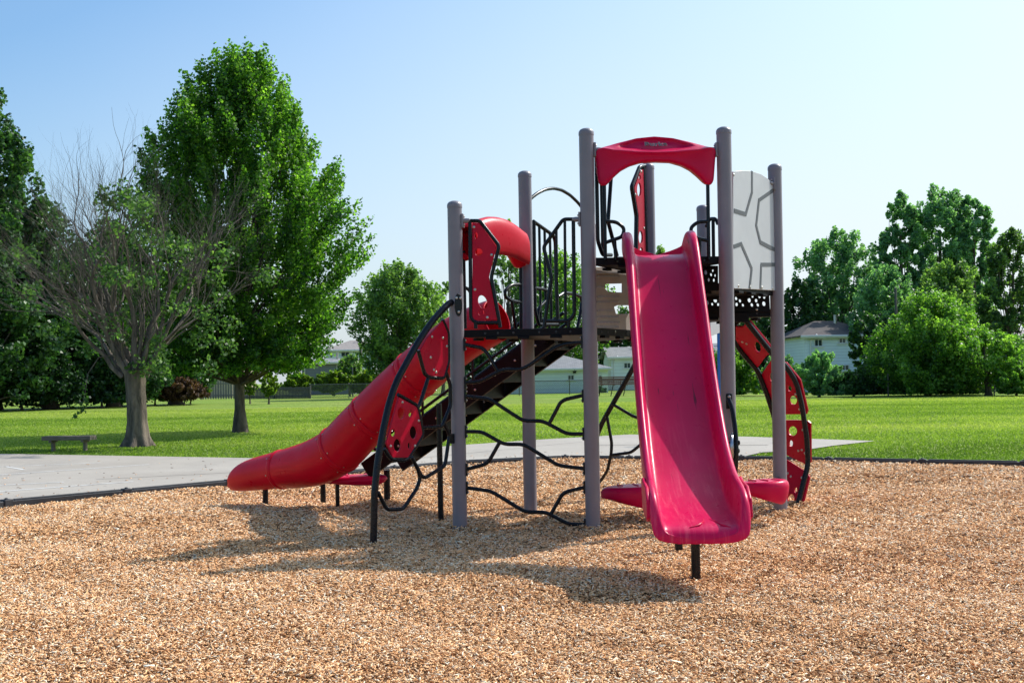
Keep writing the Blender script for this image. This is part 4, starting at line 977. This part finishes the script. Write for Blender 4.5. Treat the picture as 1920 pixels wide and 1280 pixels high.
# rung climber between the two front left posts
def zc(x, y): return (820 + x / 3.2, 620 + y / 3.2)
bars = [[(140, 78), (270, 103), (300, 135), (362, 240)], [(145, 312), (252, 306), (392, 232), (500, 232), (545, 212), (700, 104), (762, 80), (885, 68)],
        [(145, 390), (312, 408), (515, 540), (632, 540), (778, 618), (895, 618)], [(672, 556), (738, 430), (768, 411), (892, 383)],
        [(150, 604), (265, 604), (400, 680), (518, 680), (728, 808), (898, 828)], [(155, 835), (288, 800), (312, 778), (374, 668)],
        [(155, 938), (320, 960), (528, 1086), (650, 1086), (790, 1160), (905, 1160)], [(683, 1096), (748, 982), (775, 964), (900, 934)]]
cl = MB()
for ln in bars: cl.tube([onplane(*zc(*q), A, B) for q in ln], .0165, 12, .05, seg=6)
climber = cl.build('rung_climber', M['black'], PS, smooth=60)
for (P, Q, ys) in ((A, B, (646, 718, 742, 809, 880, 914)), (B, A, (641, 742, 813, 878, 913, 983))):
    for y in ys:
        U = (V3(Q) - V3(P)).normalized(); z = onplane(867 if P is A else 1098, y, A, B).z; m = MB(); m.box(V3(P, z) + U * .068, (.014, .045, .11), (U, U.cross(Vector((0, 0, 1))), Vector((0, 0, 1))))
        m.cur = 1
        for dz in (-.038, .038): m.lathe(V3(P, z + dz) + U * .075, [(.009, 0), (.009, .007), (.003, .01)], 8, U)
        m.build('end_plate', [M['black'], M['bolt']], climber, smooth=30, bevel=.002)

# arched web climber at the left
Lf = ground(699, 1025); LF = (Lf.x, Lf.y)
m = MB(); m.tube([onplane(x, y, A, LF) for x, y in [(847, 567), (841, 569), (828, 582), (814, 598), (800, 617), (786.5, 637), (771, 664), (755.6, 692), (745, 712), (737, 732), (728, 762), (718, 808), (708, 865), (702, 925), (700, 1027), (700, 1034)]], .0285, 16, .06, seg=4)
arc = m.build('climber_arch', M['black'], PS, smooth=60)
U = (V3(LF) - V3(A)).normalized(); N = Vector((U.y, -U.x, 0)); N = N if N.y < 0 else -N
def oval_plate(P, z, N, w, h, parent):
    X = N.cross(Vector((0, 0, 1))).normalized(); m = MB(); m.slab(V3(P, z) + N * .055, X, Vector((0, 0, 1)), N, circle(0, 0, w, h, 20), [], .014)
    m.cur = 1
    for (a, b) in ((-.018, .06), (.018, .06), (0, -.06)): m.lathe(V3(P, z + b) + X * a + N * .069, [(.012, 0), (.012, .005), (.005, .007)], 10, N)
    m.build('mounting_plate', [M['black'], M['bolt']], parent, smooth=30, bevel=.003)
oval_plate(A, onplane(847, 572, A, LF).z, (N + U * .6).normalized(), .034, .10, arc)
def zd(x, y): return (420 + x / 3.765, 700 + y / 3.765)
def ze_(x, y): return (680 + x / 5.82, 560 + y / 5.82)
web = [[ze_(870, 225), ze_(932, 370), ze_(936, 690), ze_(885, 868), ze_(725, 858), ze_(675, 820), ze_(604, 560)],
       [ze_(715, 865), ze_(625, 1150), ze_(605, 1180)], [ze_(385, 1045), ze_(590, 1160), ze_(615, 1250), zd(1405, 430), zd(1300, 600), zd(1270, 615), zd(1180, 605), zd(1130, 530)],
       [ze_(905, 790), ze_(955, 940), ze_(958, 1170), zd(1540, 375), zd(1400, 380)], [zd(1555, 355), zd(1592, 430), zd(1560, 650), zd(1420, 735), zd(1395, 725), zd(1325, 590)],
       [zd(1372, 685), zd(1385, 740), zd(1362, 810), zd(1265, 955), zd(1150, 960), zd(1085, 835)]]
m = MB()
for ln in web: m.tube([onplane(*q, A, LF) for q in ln], .0165, 12, .035, seg=5)
wb = m.build('climbing_web', M['black'], PS, smooth=60)
m = MB(); p = onplane(846, 822, A, LF); m.box(p, (.07, .02, .085), (U, N, Vector((0, 0, 1)))); m.build('mounting_plate', M['black'], wb, smooth=0, bevel=.004)
plate('web_panel', A, LF, [ze_(862, 240), ze_(922, 372), ze_(928, 690), ze_(878, 852), ze_(728, 845), ze_(682, 812), ze_(618, 560), ze_(700, 420)], [], .018, M['panel'], wb, 0, [ze_(750, 415), ze_(868, 428), ze_(912, 518), ze_(735, 640), ze_(795, 802), ze_(770, 775)])
plate('web_panel', A, LF, [zd(1230, 165), zd(1365, 240), zd(1398, 432), zd(1295, 592), zd(1185, 592), zd(1140, 490)], [(*zd(1247, 280), 7, 11), (*zd(1310, 280), 3.4, 7), (*zd(1190, 418), 4.5, 7), (*zd(1333, 415), 7, 12), (*zd(1220, 505), 7, 12), (*zd(1303, 508), 2.6, 6.5)], .018, M['panel'], wb, 0, [zd(1255, 203), zd(1370, 333), zd(1172, 512), zd(1343, 510)])

# tube slide
def tube_slide():
    def dep(px):
        ss = np.linspace(-.6, 4, 60); X = -.16 - .82 * ss; Y = 10.25 + .57 * ss; P = 960 + 2100 * X / Y
        return float(np.interp(px, P[::-1], Y[::-1]))
    ctl = [(932, 600, .195), (905, 612, .215), (858, 638, .232), (805, 680, .24), (735, 743, .24), (676, 801, .243), (636, 842, .25), (598, 864, .245), (557, 875, .222), (520, 881, .196), (482, 888, .176), (458, 893, .160), (441, 899, .140)]
    P = [at(x, y, dep(x)) for x, y, _ in ctl]; r = [c[2] for c in ctl]
    # catmull-rom resample
    Q = []; RR = []; par = []
    for i in range(len(P) - 1):
        p0, p1, p2, p3 = P[max(0, i - 1)], P[i], P[i + 1], P[min(len(P) - 1, i + 2)]
        for k in range(8):
            t = k / 8; Q.append(.5 * ((2 * p1) + (p2 - p0) * t + (2 * p0 - 5 * p1 + 4 * p2 - p3) * t * t + (3 * p1 - p0 - 3 * p2 + p3) * t ** 3)); RR.append(r[i] * (1 - t) + r[i + 1] * t); par.append(i + t)
    Q.append(P[-1]); RR.append(r[-1]); par.append(len(P) - 1)
    h = Vector((-.82, .57, 0)).normalized(); S = h.cross(Vector((0, 0, 1)))   # side axis
    sl = thing_child('tube_slide')
    def ring(i, extra=0, thm=math.pi, n=36):
        T = (Q[min(i + 1, len(Q) - 1)] - Q[max(i - 1, 0)]).normalized(); Nn = S.cross(T); Nn = Nn if Nn.z > 0 else -Nn; S2 = T.cross(Nn)
        return [Q[i] + (-Nn * math.cos(a) + S2 * math.sin(a)) * (RR[i] + extra) for a in np.linspace(-thm, thm, n + 1)]
    seams = [0, 3.375, 4.625, 6.0, 8.75, 12]; names = []
    for s in range(5):
        idx = [i for i, p in enumerate(par) if seams[s] - 1e-6 <= p <= seams[s + 1] + 1e-6]
        m = MB()
        if s < 4:
            rows = [ring(i)[:-1] for i in idx]
            m.grid(rows, True)
        else:
            n0 = len(idx); rows = []
            for q, i in enumerate(idx):
                t = q / (n0 - 1); th = math.pi * (.998 - .575 * t ** 2.2)
                rr = ring(i, -.02 * t ** 8, th); rows.append(rr)
            T = (Q[-1] - Q[-2]).normalized()
            rows.append([p + T * .03 + Vector((0, 0, -.012)) for p in ring(idx[-1], -.035, math.pi * .40)])
            m.grid(rows)
        o = m.build('tube_section', M['red'], sl, smooth=50)
        md = o.modifiers.new('solid', 'SOLIDIFY'); md.thickness = .012; md.offset = -1
        if s == 4: md.thickness = .02; b = o.modifiers.new('bev', 'BEVEL'); b.width = .006; b.segments = 2; b.limit_method = 'ANGLE'
    for s in seams[1:5]:
        i = min(range(len(par)), key=lambda q: abs(par[q] - s)); m = MB(); T = (Q[i + 1] - Q[i - 1]).normalized()
        rows = [[p + T * dt + (p - Q[i]).normalized() * dr for p in ring(i)[:-1]] for dt, dr in ((-.028, -.004), (-.024, .006), (-.008, .010), (.0, .006), (.008, .010), (.024, .006), (.028, -.004))]
        m.grid(rows, True); m.build('flange', M['red'], sl, smooth=180)
    m = MB()
    for s in seams[1:5]:
        i = min(range(len(par)), key=lambda q: abs(par[q] - s)); T = (Q[i + 1] - Q[i - 1]).normalized()
        for sg in (-.05, .05) if s != 8.75 else (.045,):
            rr = ring(i, .004, math.pi, 7)
            for p in rr[:-1]:
                nn = (p - Q[i]).normalized(); m.lathe(p + T * sg, [(.007, -.003), (.007, .002), (.003, .004)], 8, nn)
    m.build('bolts', M['bolt'], sl, smooth=30)
    for (x, y, d, top) in [(498, 948, None, .30), (606, 943, None, .33), (822, 973, 10.62, 1.10)]:
        g = ground(x, y); 
        if d: g = at(x, HY, d); g.z = 0
        m = MB(); m.tube([g + Vector((0, 0, -.08)), g + Vector((0, 0, top))], .03 if not d else .027, 14); m.build('leg', M['black'], sl, smooth=60)
def thing_child(name):
    o = bpy.data.objects.new(name, None); COL.objects.link(o); o.parent = PS; ORIGIN[o.name] = ORIGIN[PS.name]; return o
tube_slide()

# stair ladder
def stairs():
    st = thing_child('stair_ladder'); n = Vector((-.94, .34, 0)).normalized(); s = Vector((n.y, -n.x, 0)); s = s if s.y > 0 else -s
    run, z0, z1 = 2.0, 1.76, .44; Z = Vector((0, 0, 1)); T1 = Vector((.36, 10.98, 0)); wd = .80; m = MB()
    sl = (n * run + Z * (z1 - z0)); Ls = sl.length; t = sl.normalized(); up = s.cross(t); up = up if up.z > 0 else -up
    for k, nm in ((0, 'near'), (1, 'far')):
        c = T1 + s * (wd * k) + Z * (z0 - .03) + sl * .5
        m = MB(); m.box(c, (Ls + .06, .02, .17), (t, s, up)); m.box(c + up * .085 + s * (.018 * (1 if k == 0 else -1)), (Ls + .05, .055, .012), (t, s, up)); m.box(c - up * .085 + s * (.018 * (1 if k == 0 else -1)), (Ls + .05, .055, .012), (t, s, up))
        m.cur = 1
        for q in range(9): m.lathe(T1 + s * (wd * k) + Z * (z0 - .03) + sl * ((q + .6) / 9.3) - s * .011, [(.013, 0), (.013, .006), (.005, .01)], 8, -s)
        m.build('stringer', [M['deck'], M['bolt']], st, smooth=30, bevel=.004)
        for hh, a, b in ((.30, .02, .93), (.165, .02, .93)):
            m = MB(); base = T1 + s * (wd * k) + Z * z0
            if hh == .30: m.tube([base + Z * .30 + sl * .04, base + Z * .30 + sl * b, base + Z * .16 + sl * (b + .05), base + Z * .02 + sl * (b - .03)], .019, 10, .06)
            else: m.tube([base + Z * .165 + sl * a, base + Z * .165 + sl * b], .016, 10)
            m.build('handrail', M['black'], st, smooth=60)
        for q in (.12, .40, .68, .9):
            m = MB(); base = T1 + s * (wd * k) + Z * z0 + sl * q; m.tube([base - Z * .02, base + Z * .30], .014, 8); m.build('baluster', M['black'], st, smooth=60)
    for q in range(8):
        c = T1 + s * (wd * .5) + Z * (z0 - .045) + sl * ((q + .55) / 8.1); m = MB(); m.box(c + Z * .0, (.25, wd - .05, .03), (n, s, Z)); m.box(c + n * -.12 + Z * .075, (.012, wd - .06, .15), (n, s, Z)); m.build('step', M['deck'], st, smooth=0, bevel=.004)
    g = ground(726, 943); m = MB(); m.tube([g - Vector((0, 0, .08)), g + Vector((0, 0, .36))], .035, 14); m.build('leg', M['black'], st, smooth=60)
stairs()

# open slide
def open_slide():
    sl = thing_child('open_slide'); O = Vector((1.268, 9.60, 0)); D = Vector((-.048, -1, 0)).normalized(); S = D.cross(Vector((0, 0, 1))); Z = Vector((0, 0, 1))
    prof = [(-.06, 2.352), (-.04, 2.354), (0, 2.356), (.06, 2.356), (.13, 2.352), (.25, 2.318), (.37, 2.245), (.50, 2.11), (.75, 1.83), (1.0, 1.55), (1.25, 1.27), (1.53, 1.0), (1.77, .80), (1.99, .645), (2.20, .54), (2.38, .48), (2.54, .447), (2.67, .43), (2.76, .418), (2.82, .392), (2.84, .345)]
    hs = [.08, .13, .175, .20, .195, .180, .17, .165, .165, .165, .165, .165, .17, .18, .19, .195, .20, .175, .12, .05, .0]
    rts = [.10, .10, .10, .098, .095, .088, .08, .075, .07]
    Wd = [.296, .304, .310, .312, .312, .310, .305, .303, .303, .303, .303, .304, .303, .303, .304, .306, .309, .311, .308, .296, .275]
    rows = []
    for i, (s_, z) in enumerate(prof):
        a = prof[max(0, i - 1)]; b = prof[min(len(prof) - 1, i + 1)]; T = (D * (b[0] - a[0]) + Z * (b[1] - a[1])).normalized(); N = S.cross(T); N = N if N.z > 0 else -N
        if i < 4: N = Z
        if i >= 18: N = (N * .25 + Z).normalized()
        if i == 20: N = Z
        rt = rts[i] if i < len(rts) else .066; h = hs[i]; W = Wd[i]; c = O + D * s_ + Z * z; wob = max(0, h)
        half = [(0, .0), (.10, .0), (W - rt - .04, .001), (W - rt - .016, .009), (W - rt - .003, .032), (W - rt, max(.02, h * .6)), (W - rt + .008, max(.006, h - .016)), (W - rt * .66, h + .004), (W - .022, h + .006), (W - .002, max(-.006, h - .012)), (W, min(h - .04, .05) if h > .05 else -.015), (W - .012, -.02), (W - .05, -.045), (W - .12, -.052), (.06, -.052)]
        f = 1 if h > .06 else 0
        if not f: half = [(0, 0), (.10, 0), (W - .125, .0), (W - .095, .004), (W - .072, .010), (W - .066, .014), (W - .058, .016), (W - .042, .016), (W - .02, .008), (W - .002, -.006), (W, -.015), (W - .012, -.03), (W - .05, -.045), (W - .12, -.052), (.06, -.052)]
        ring = [c + S * x + N * y for x, y in half] + [c - S * x + N * y for x, y in half[:0:-1]]
        rows.append(ring)
    m = MB(); m.grid(rows, True); nc = len(rows[0]); m.f.append(list(range(nc))); m.mi.append(0); o = len(rows) * nc - nc; m.f.append([o + i for i in range(nc)][::-1]); m.mi.append(0)
    ch = m.build('slide_chute', M['pink'], sl, smooth=180, sub=2)
    for pp in ([(.02, 2.60), (.0, 2.70), (-.03, 2.76), (-.09, 2.785)], [(.05, 2.62), (.09, 2.70), (.11, 2.76), (.16, 2.785)]):
        zf = lambda q: float(np.interp(q, [a for a, b in prof], [b for a, b in prof])); m = MB(); m.tube([O + D * b + S * (-a - .02) + Z * (zf(b) + .0) for a, b in pp], [.002, .008, .009, .003], 8); m.build('grip_ridge', M['crim'], ch, smooth=60)
    # rim tabs
    for sg in (-1, 1):
        m = MB(); c = O + D * 2.50 + Z * .44 + S * (sg * .303)
        m.slab(c - S * (sg * .003) , D, Z, S * sg, [(-.24, .20), (-.17, .235), (-.10, .215), (.10, .20), (.21, .13), (.24, .02), (.18, -.01), (-.15, .03)], [], .024); m.build('side_tab', M['crim'], sl, smooth=40, bevel=.008)
    for (x, y, top) in [(1305, 1089, .43), (1273, 1041, .52)]:
        g = ground(x, y); m = MB(); m.tube([g - Z * .08, g + Z * top], .030, 16); m.lathe(g, [(.033, -.02), (.034, .01), (.03, .02)], 16); m.build('leg', M['black'], sl, smooth=50)
open_slide()

# right hand arched climber with red step panels
Pn, Qn, Pf, Qf = (2.33, 10.86), (2.83, 11.07), (2.085, 11.12), (2.575, 11.33)
zr = lambda x, y: (1300 + x / 3.2, 560 + y / 3.2)
def plane3(P0, P1, P2): n = (P1 - P0).cross(P2 - P0).normalized(); return P0, (n if n.y < 0 else -n)
def hit(px, py, P0, n): r = ray(px, py); return CAM + r * ((P0 - CAM).dot(n) / r.dot(n))
def right_climber():
    rc = thing_child('panel_climber')
    near = [(300, 112), (332, 148), (470, 322), (560, 405), (622, 500), (655, 640), (684, 830), (692, 990), (660, 1110), (622, 1262)]
    farr = [(255, 140), (258, 270), (300, 330), (385, 425), (440, 560), (490, 720), (512, 860), (520, 1000), (495, 1100), (468, 1190)]
    for nm, pts, P, Q in (('n', near, Pn, Qn), ('f', farr, Pf, Qf)):
        m = MB(); q = [onplane(*zr(*p), P, Q) + Vector((-.028, -.085, 0)) * (1 if nm == 'n' else .3) for p in pts]; q.append(q[-1] + (q[-1] - q[-2]).normalized() * .08); m.tube(q, .026, 14, .07); m.build('climber_rail', M['black'], rc, smooth=60)
    PN = lambda x, y: onplane(*zr(x, y), Pn, Qn); PF = lambda x, y: onplane(*zr(x, y), Pf, Qf)
    data = [((330, 145), (470, 320), (262, 280), [(256, 165), (300, 166), (322, 135), (342, 130), (472, 290), (472, 318), (440, 340), (385, 415), (300, 315), (256, 240)], [(388, 288, 18, 33, -.15)], [(297, 255), (322, 266)]),
            ((560, 400), (670, 690), (475, 660), [(412, 450), (470, 365), (562, 382), (645, 485), (690, 670), (682, 690), (555, 691), (480, 692), (455, 570)], [(580, 537, 12, 17), (602, 607, 22, 27), (468, 468, 9, 25)], [(617, 570), (640, 660)]),
            ((662, 760), (690, 1000), (505, 850), [(520, 726), (655, 727), (690, 730), (706, 745), (708, 975), (690, 993), (672, 990), (560, 935), (520, 925)], [(598, 792, 27, 29), (588, 866, 12, 19)], [(634, 910), (655, 905), (674, 925), (660, 785)]),
            ((690, 1000), (625, 1255), (480, 1200), [(525, 955), (565, 965), (665, 1028), (690, 1050), (700, 1068), (655, 1256), (640, 1258), (600, 1252), (500, 1240)], [(617, 1147, 10, 17), (587, 1200, 22, 30)], [(570, 1048), (589, 1067), (655, 1073)])]
    for a, b, c, ol, holes, bolts in data:
        P0, n = plane3(PN(*a), PN(*b), PF(*c)); W = (Vector((0, 0, 1)) - n * n.z).normalized(); Uu = W.cross(n)
        if Uu.x < 0: Uu = -Uu
        uv = lambda x, y: (lambda p: ((p - P0).dot(Uu), (p - P0).dot(W)))(hit(*zr(x, y), P0, n))
        m = MB(); m.slab(P0 - n * .012, Uu, W, n, [uv(*q) for q in ol], [[uv(*q) for q in circle(h[0], h[1], h[2], h[3], 18, h[4] if len(h) > 4 else 0)] for h in holes], .022)
        m.cur = 1
        for q in bolts:
            u, w = uv(*q); m.lathe(P0 + Uu * u + W * w + n * .010, [(.013, -.002), (.013, .004), (.005, .008)], 10, n)
        m.build('step_panel', [M['panel'], M['bolt']], rc, smooth=30, bevel=.004)
    m = MB(); m.tube([PN(300, 112), PF(262, 145)], .022, 10); m.box(PN(290, 105), (.12, .3, .03)); m.build('top_bar', M['black'], rc, smooth=30)
right_climber()

# curved side bar with spinner on the right slide post
def spinner():
    sp = thing_child('spinner_bar'); m = MB()
    m.tube([at(x, y, d) for x, y, d in [(1366, 747, 9.58), (1373, 766, 9.54), (1379, 805, 9.48), (1381, 850, 9.45), (1378, 895, 9.48), (1373, 930, 9.54), (1368, 950, 9.60)]], .020, 14, .08); m.build('curved_bar', M['black'], sp, smooth=60)
    m = MB(); c = at(1367, 752, 9.585); m.box(c, (.052, .014, .13)); m.cur = 1; m.lathe(c + Vector((0, -.006, .04)), [(.014, 0), (.014, .006), (.006, .01)], 10, (0, -1, 0)); m.build('mounting_plate', [M['black'], M['bolt']], sp, smooth=30, bevel=.003)
    c = at(1373, 837, 9.50); ax = Vector((1, -.22, 0)).normalized()
    m = MB(); m.lathe(c - ax * .012, [(.02, 0), (.115, 0), (.12, .012), (.115, .024), (.02, .024)], 24, ax); m.build('spinner_disc', M['steel'], sp, smooth=40)
    m = MB()
    for (dz, dy) in ((.035, -.02), (-.035, .0)):
        for sg in (-1, 1): m.lathe(c + Vector((0, dy, dz)) + ax * (sg * .012), [(.008, 0), (.008, .02), (.021, .028), (.021, .042), (.012, .05)], 12, ax * sg)
    m.build('spinner_knobs', M['black'], sp, smooth=40)
spinner()

# rear arched climber behind the second post
def rear_climber():
    rc = thing_child('rear_arch_climber'); m = MB()
    m.tube([at(1232, 612, 11.75), at(1206, 655, 11.95), at(1178, 706, 12.15), at(1123, 803, 12.5), at(1110, 850, 12.6), at(1106, 935, 12.62)], .028, 14, .15); m.build('climber_arch', M['black'], rc, smooth=60)
    m = MB(); m.tube([at(1148, 757, 12.3), at(1185, 779, 12.2), at(1215, 790, 12.1)], .0175, 10); m.tube([at(1138, 780, 12.35), at(1147, 830, 12.35), at(1146, 850, 12.35), at(1139, 882, 12.4), at(1125, 903, 12.5), at(1106, 915, 12.6)], .0175, 10, .04); m.tube([at(1145, 853, 12.35), at(1183, 848, 12.25), at(1205, 830, 12.2)], .0175, 10, .04); m.build('climbing_web', M['black'], rc, smooth=60)
rear_climber()

# stepping pods
def pod(label, c, rx, ry, th, rot, legs, taper=.35, mat='crim', arm=None):
    c = Vector(c); root = thing_child('stepping_pod') if arm else thing('stepping_pod', label, 'step', (c.x, c.y, 0), 'moulded red stepping pods around the play structure')
    ca, sa = math.cos(rot), math.sin(rot); rows = []
    for (q, z) in [(.03, .004), (.3, .003), (.62, 0), (.80, -.001), (.88, -.006), (.94, -.018), (.985, -.035), (1.0, -.06), (.985, -.45 * th), (.93, -.72 * th), (.83, -.92 * th), (.70, -1.0 * th), (.62, -.9 * th)]:
        row = []
        for k in range(44):
            a = 2 * math.pi * k / 44; w = 1 - taper * max(0, -math.cos(a)) ** 1.2; x = rx * q * math.cos(a); y = ry * q * math.sin(a) * w; zz = z + (.012 * math.cos(a) if q > .5 else 0) * (q)
            if q < .97 and z < -.3 * th: zz *= (.75 + .25 * math.cos(a))
            row.append(c + Vector((x * ca - y * sa, x * sa + y * ca, zz)))
        rows.append(row)
    m = MB(); m.grid(rows, True); m.f.append(list(range(44))); m.mi.append(0)
    o = m.build('pod_top', M[mat], root, smooth=180); md = o.modifiers.new('sub', 'SUBSURF'); md.levels = 1; md.render_levels = 1
    for k in (-.45, 0, .45):
        m = MB(); p = c + Vector((rx * k * ca, rx * k * sa, .005)); d = Vector((-sa, ca, 0)); m.tube([p - d * ry * .5 + Vector((.02, 0, 0)), p + d * ry * .05 - Vector((.02, 0, 0)), p + d * ry * .5], .006, 6, .04)
        m.build('grip_ridge', M[mat], o, smooth=60)
    if arm:
        m = MB(); m.tube([c + Vector((0, .03, -.06)), V3(arm, c.z - .06)], .028, 12); m.build('arm', M['black'], root, smooth=60)
    for (lx, ly, r) in legs:
        m = MB(); m.tube([Vector((lx, ly, -.08)), Vector((lx, ly, c.z - .03))], r, 12); m.build('leg', M['black'], root, smooth=60)
c1 = at(1430, 900, 9.9); pod('', c1, .232, .19, .23, .05, [], arm=F)
c2 = at(1190, 909, 10.1); pod('', c2, .31, .20, .25, .0, [], .05, arm=G)
l1 = ground(630, 938); c3 = at(650, 891, 11.75); pod('long moulded red stepping pod on black legs beside the tube slide and ladder', c3, .43, .18, .12, .05, [(c3.x - .10, c3.y, .022), (c3.x + .30, c3.y, .022)], .1)

# ------------------------------------------------------------------ camera, light, world
cam = bpy.data.cameras.new('camera'); co = bpy.data.objects.new('camera', cam); COL.objects.link(co); sc.camera = co
cam.sensor_width = 36; cam.lens = 36 * FPX / 1920; cam.clip_end = 2000; cam.clip_start = .1; cam.shift_y = (HY - 640) / 1920 * 1.0
back = -Vector((0, 1, 0)); mw = Matrix((CR, CU, back)).transposed().to_4x4(); mw.translation = CAM; co.matrix_world = mw
sdir = Vector((.82, .55, 1.0)).normalized(); elev = math.asin(sdir.z); azi = math.atan2(sdir.x, sdir.y)
sun = bpy.data.lights.new('sun', 'SUN'); sun.energy = 5.0; sun.angle = R(.53); sun.color = (1, .955, .88); so = bpy.data.objects.new('sun', sun); COL.objects.link(so)
so.rotation_euler = (-sdir).to_track_quat('-Z', 'Y').to_euler(); so.location = (30, 20, 40)
w = bpy.data.worlds.new('World'); sc.world = w; w.use_nodes = True; nt = w.node_tree; nt.nodes.clear()
sky = nt.nodes.new('ShaderNodeTexSky'); sky.sky_type = 'NISHITA'; sky.sun_disc = False; sky.sun_elevation = elev; sky.sun_rotation = azi
sky.air_density = 1.0; sky.dust_density = 3.2; sky.ozone_density = 1.2; sky.altitude = 100
bg = nt.nodes.new('ShaderNodeBackground'); bg.inputs[1].default_value = .148; out = nt.nodes.new('ShaderNodeOutputWorld')
tint = nt.nodes.new('ShaderNodeMix'); tint.data_type = 'RGBA'; tint.blend_type = 'MULTIPLY'; tint.inputs[0].default_value = 1; tint.inputs[7].default_value = (.90, 1.22, 1.40, 1)
nt.links.new(sky.outputs[0], tint.inputs[6]); tcw = nt.nodes.new('ShaderNodeTexCoord'); sxw = nt.nodes.new('ShaderNodeSeparateXYZ'); nt.links.new(tcw.outputs['Generated'], sxw.inputs[0])
ax = nt.nodes.new('ShaderNodeMath'); ax.operation = 'MULTIPLY'; ax.inputs[1].default_value = -.42; nt.links.new(sxw.outputs[0], ax.inputs[0])
ad = nt.nodes.new('ShaderNodeMath'); ad.operation = 'ADD'; ay = nt.nodes.new('ShaderNodeMath'); ay.operation = 'MULTIPLY_ADD'; ay.inputs[1].default_value = -.22; nt.links.new(sxw.outputs[1], ay.inputs[0]); nt.links.new(ax.outputs[0], ay.inputs[2]); ay2 = nt.nodes.new('ShaderNodeMath'); ay2.operation = 'ADD'; ay2.inputs[1].default_value = .20; nt.links.new(ay.outputs[0], ay2.inputs[0]); nt.links.new(ay2.outputs[0], ad.inputs[0]); nt.links.new(sxw.outputs[2], ad.inputs[1])
nzw = nt.nodes.new('ShaderNodeTexNoise'); nzw.inputs['Scale'].default_value = 2.2; nzw.inputs['Detail'].default_value = 4; nt.links.new(tcw.outputs['Generated'], nzw.inputs['Vector'])
nm = nt.nodes.new('ShaderNodeMath'); nm.operation = 'MULTIPLY_ADD'; nm.inputs[1].default_value = .10; nt.links.new(nzw.outputs[0], nm.inputs[0]); nt.links.new(ad.outputs[0], nm.inputs[2])
rw = nt.nodes.new('ShaderNodeValToRGB'); rw.color_ramp.elements[0].position = .0; rw.color_ramp.elements[0].color = (.86, .86, .86, 1); rw.color_ramp.elements[1].position = .50; rw.color_ramp.elements[1].color = (0, 0, 0, 1)
nt.links.new(nm.outputs[0], rw.inputs[0])
hz = nt.nodes.new('ShaderNodeMix'); hz.data_type = 'RGBA'; hz.inputs[7].default_value = (5.95, 6.4, 6.75, 1); nt.links.new(rw.outputs[0], hz.inputs[0]); nt.links.new(tint.outputs[2], hz.inputs[6]); nt.links.new(hz.outputs[2], bg.inputs[0]); nt.links.new(bg.outputs[0], out.inputs[0])
sc.view_settings.view_transform = 'Standard'; sc.view_settings.look = 'None'; sc.view_settings.exposure = 0; sc.view_settings.gamma = 1
sc.render.engine = 'CYCLES'; sc.cycles.transparent_max_bounces = 12; sc.cycles.max_bounces = 8
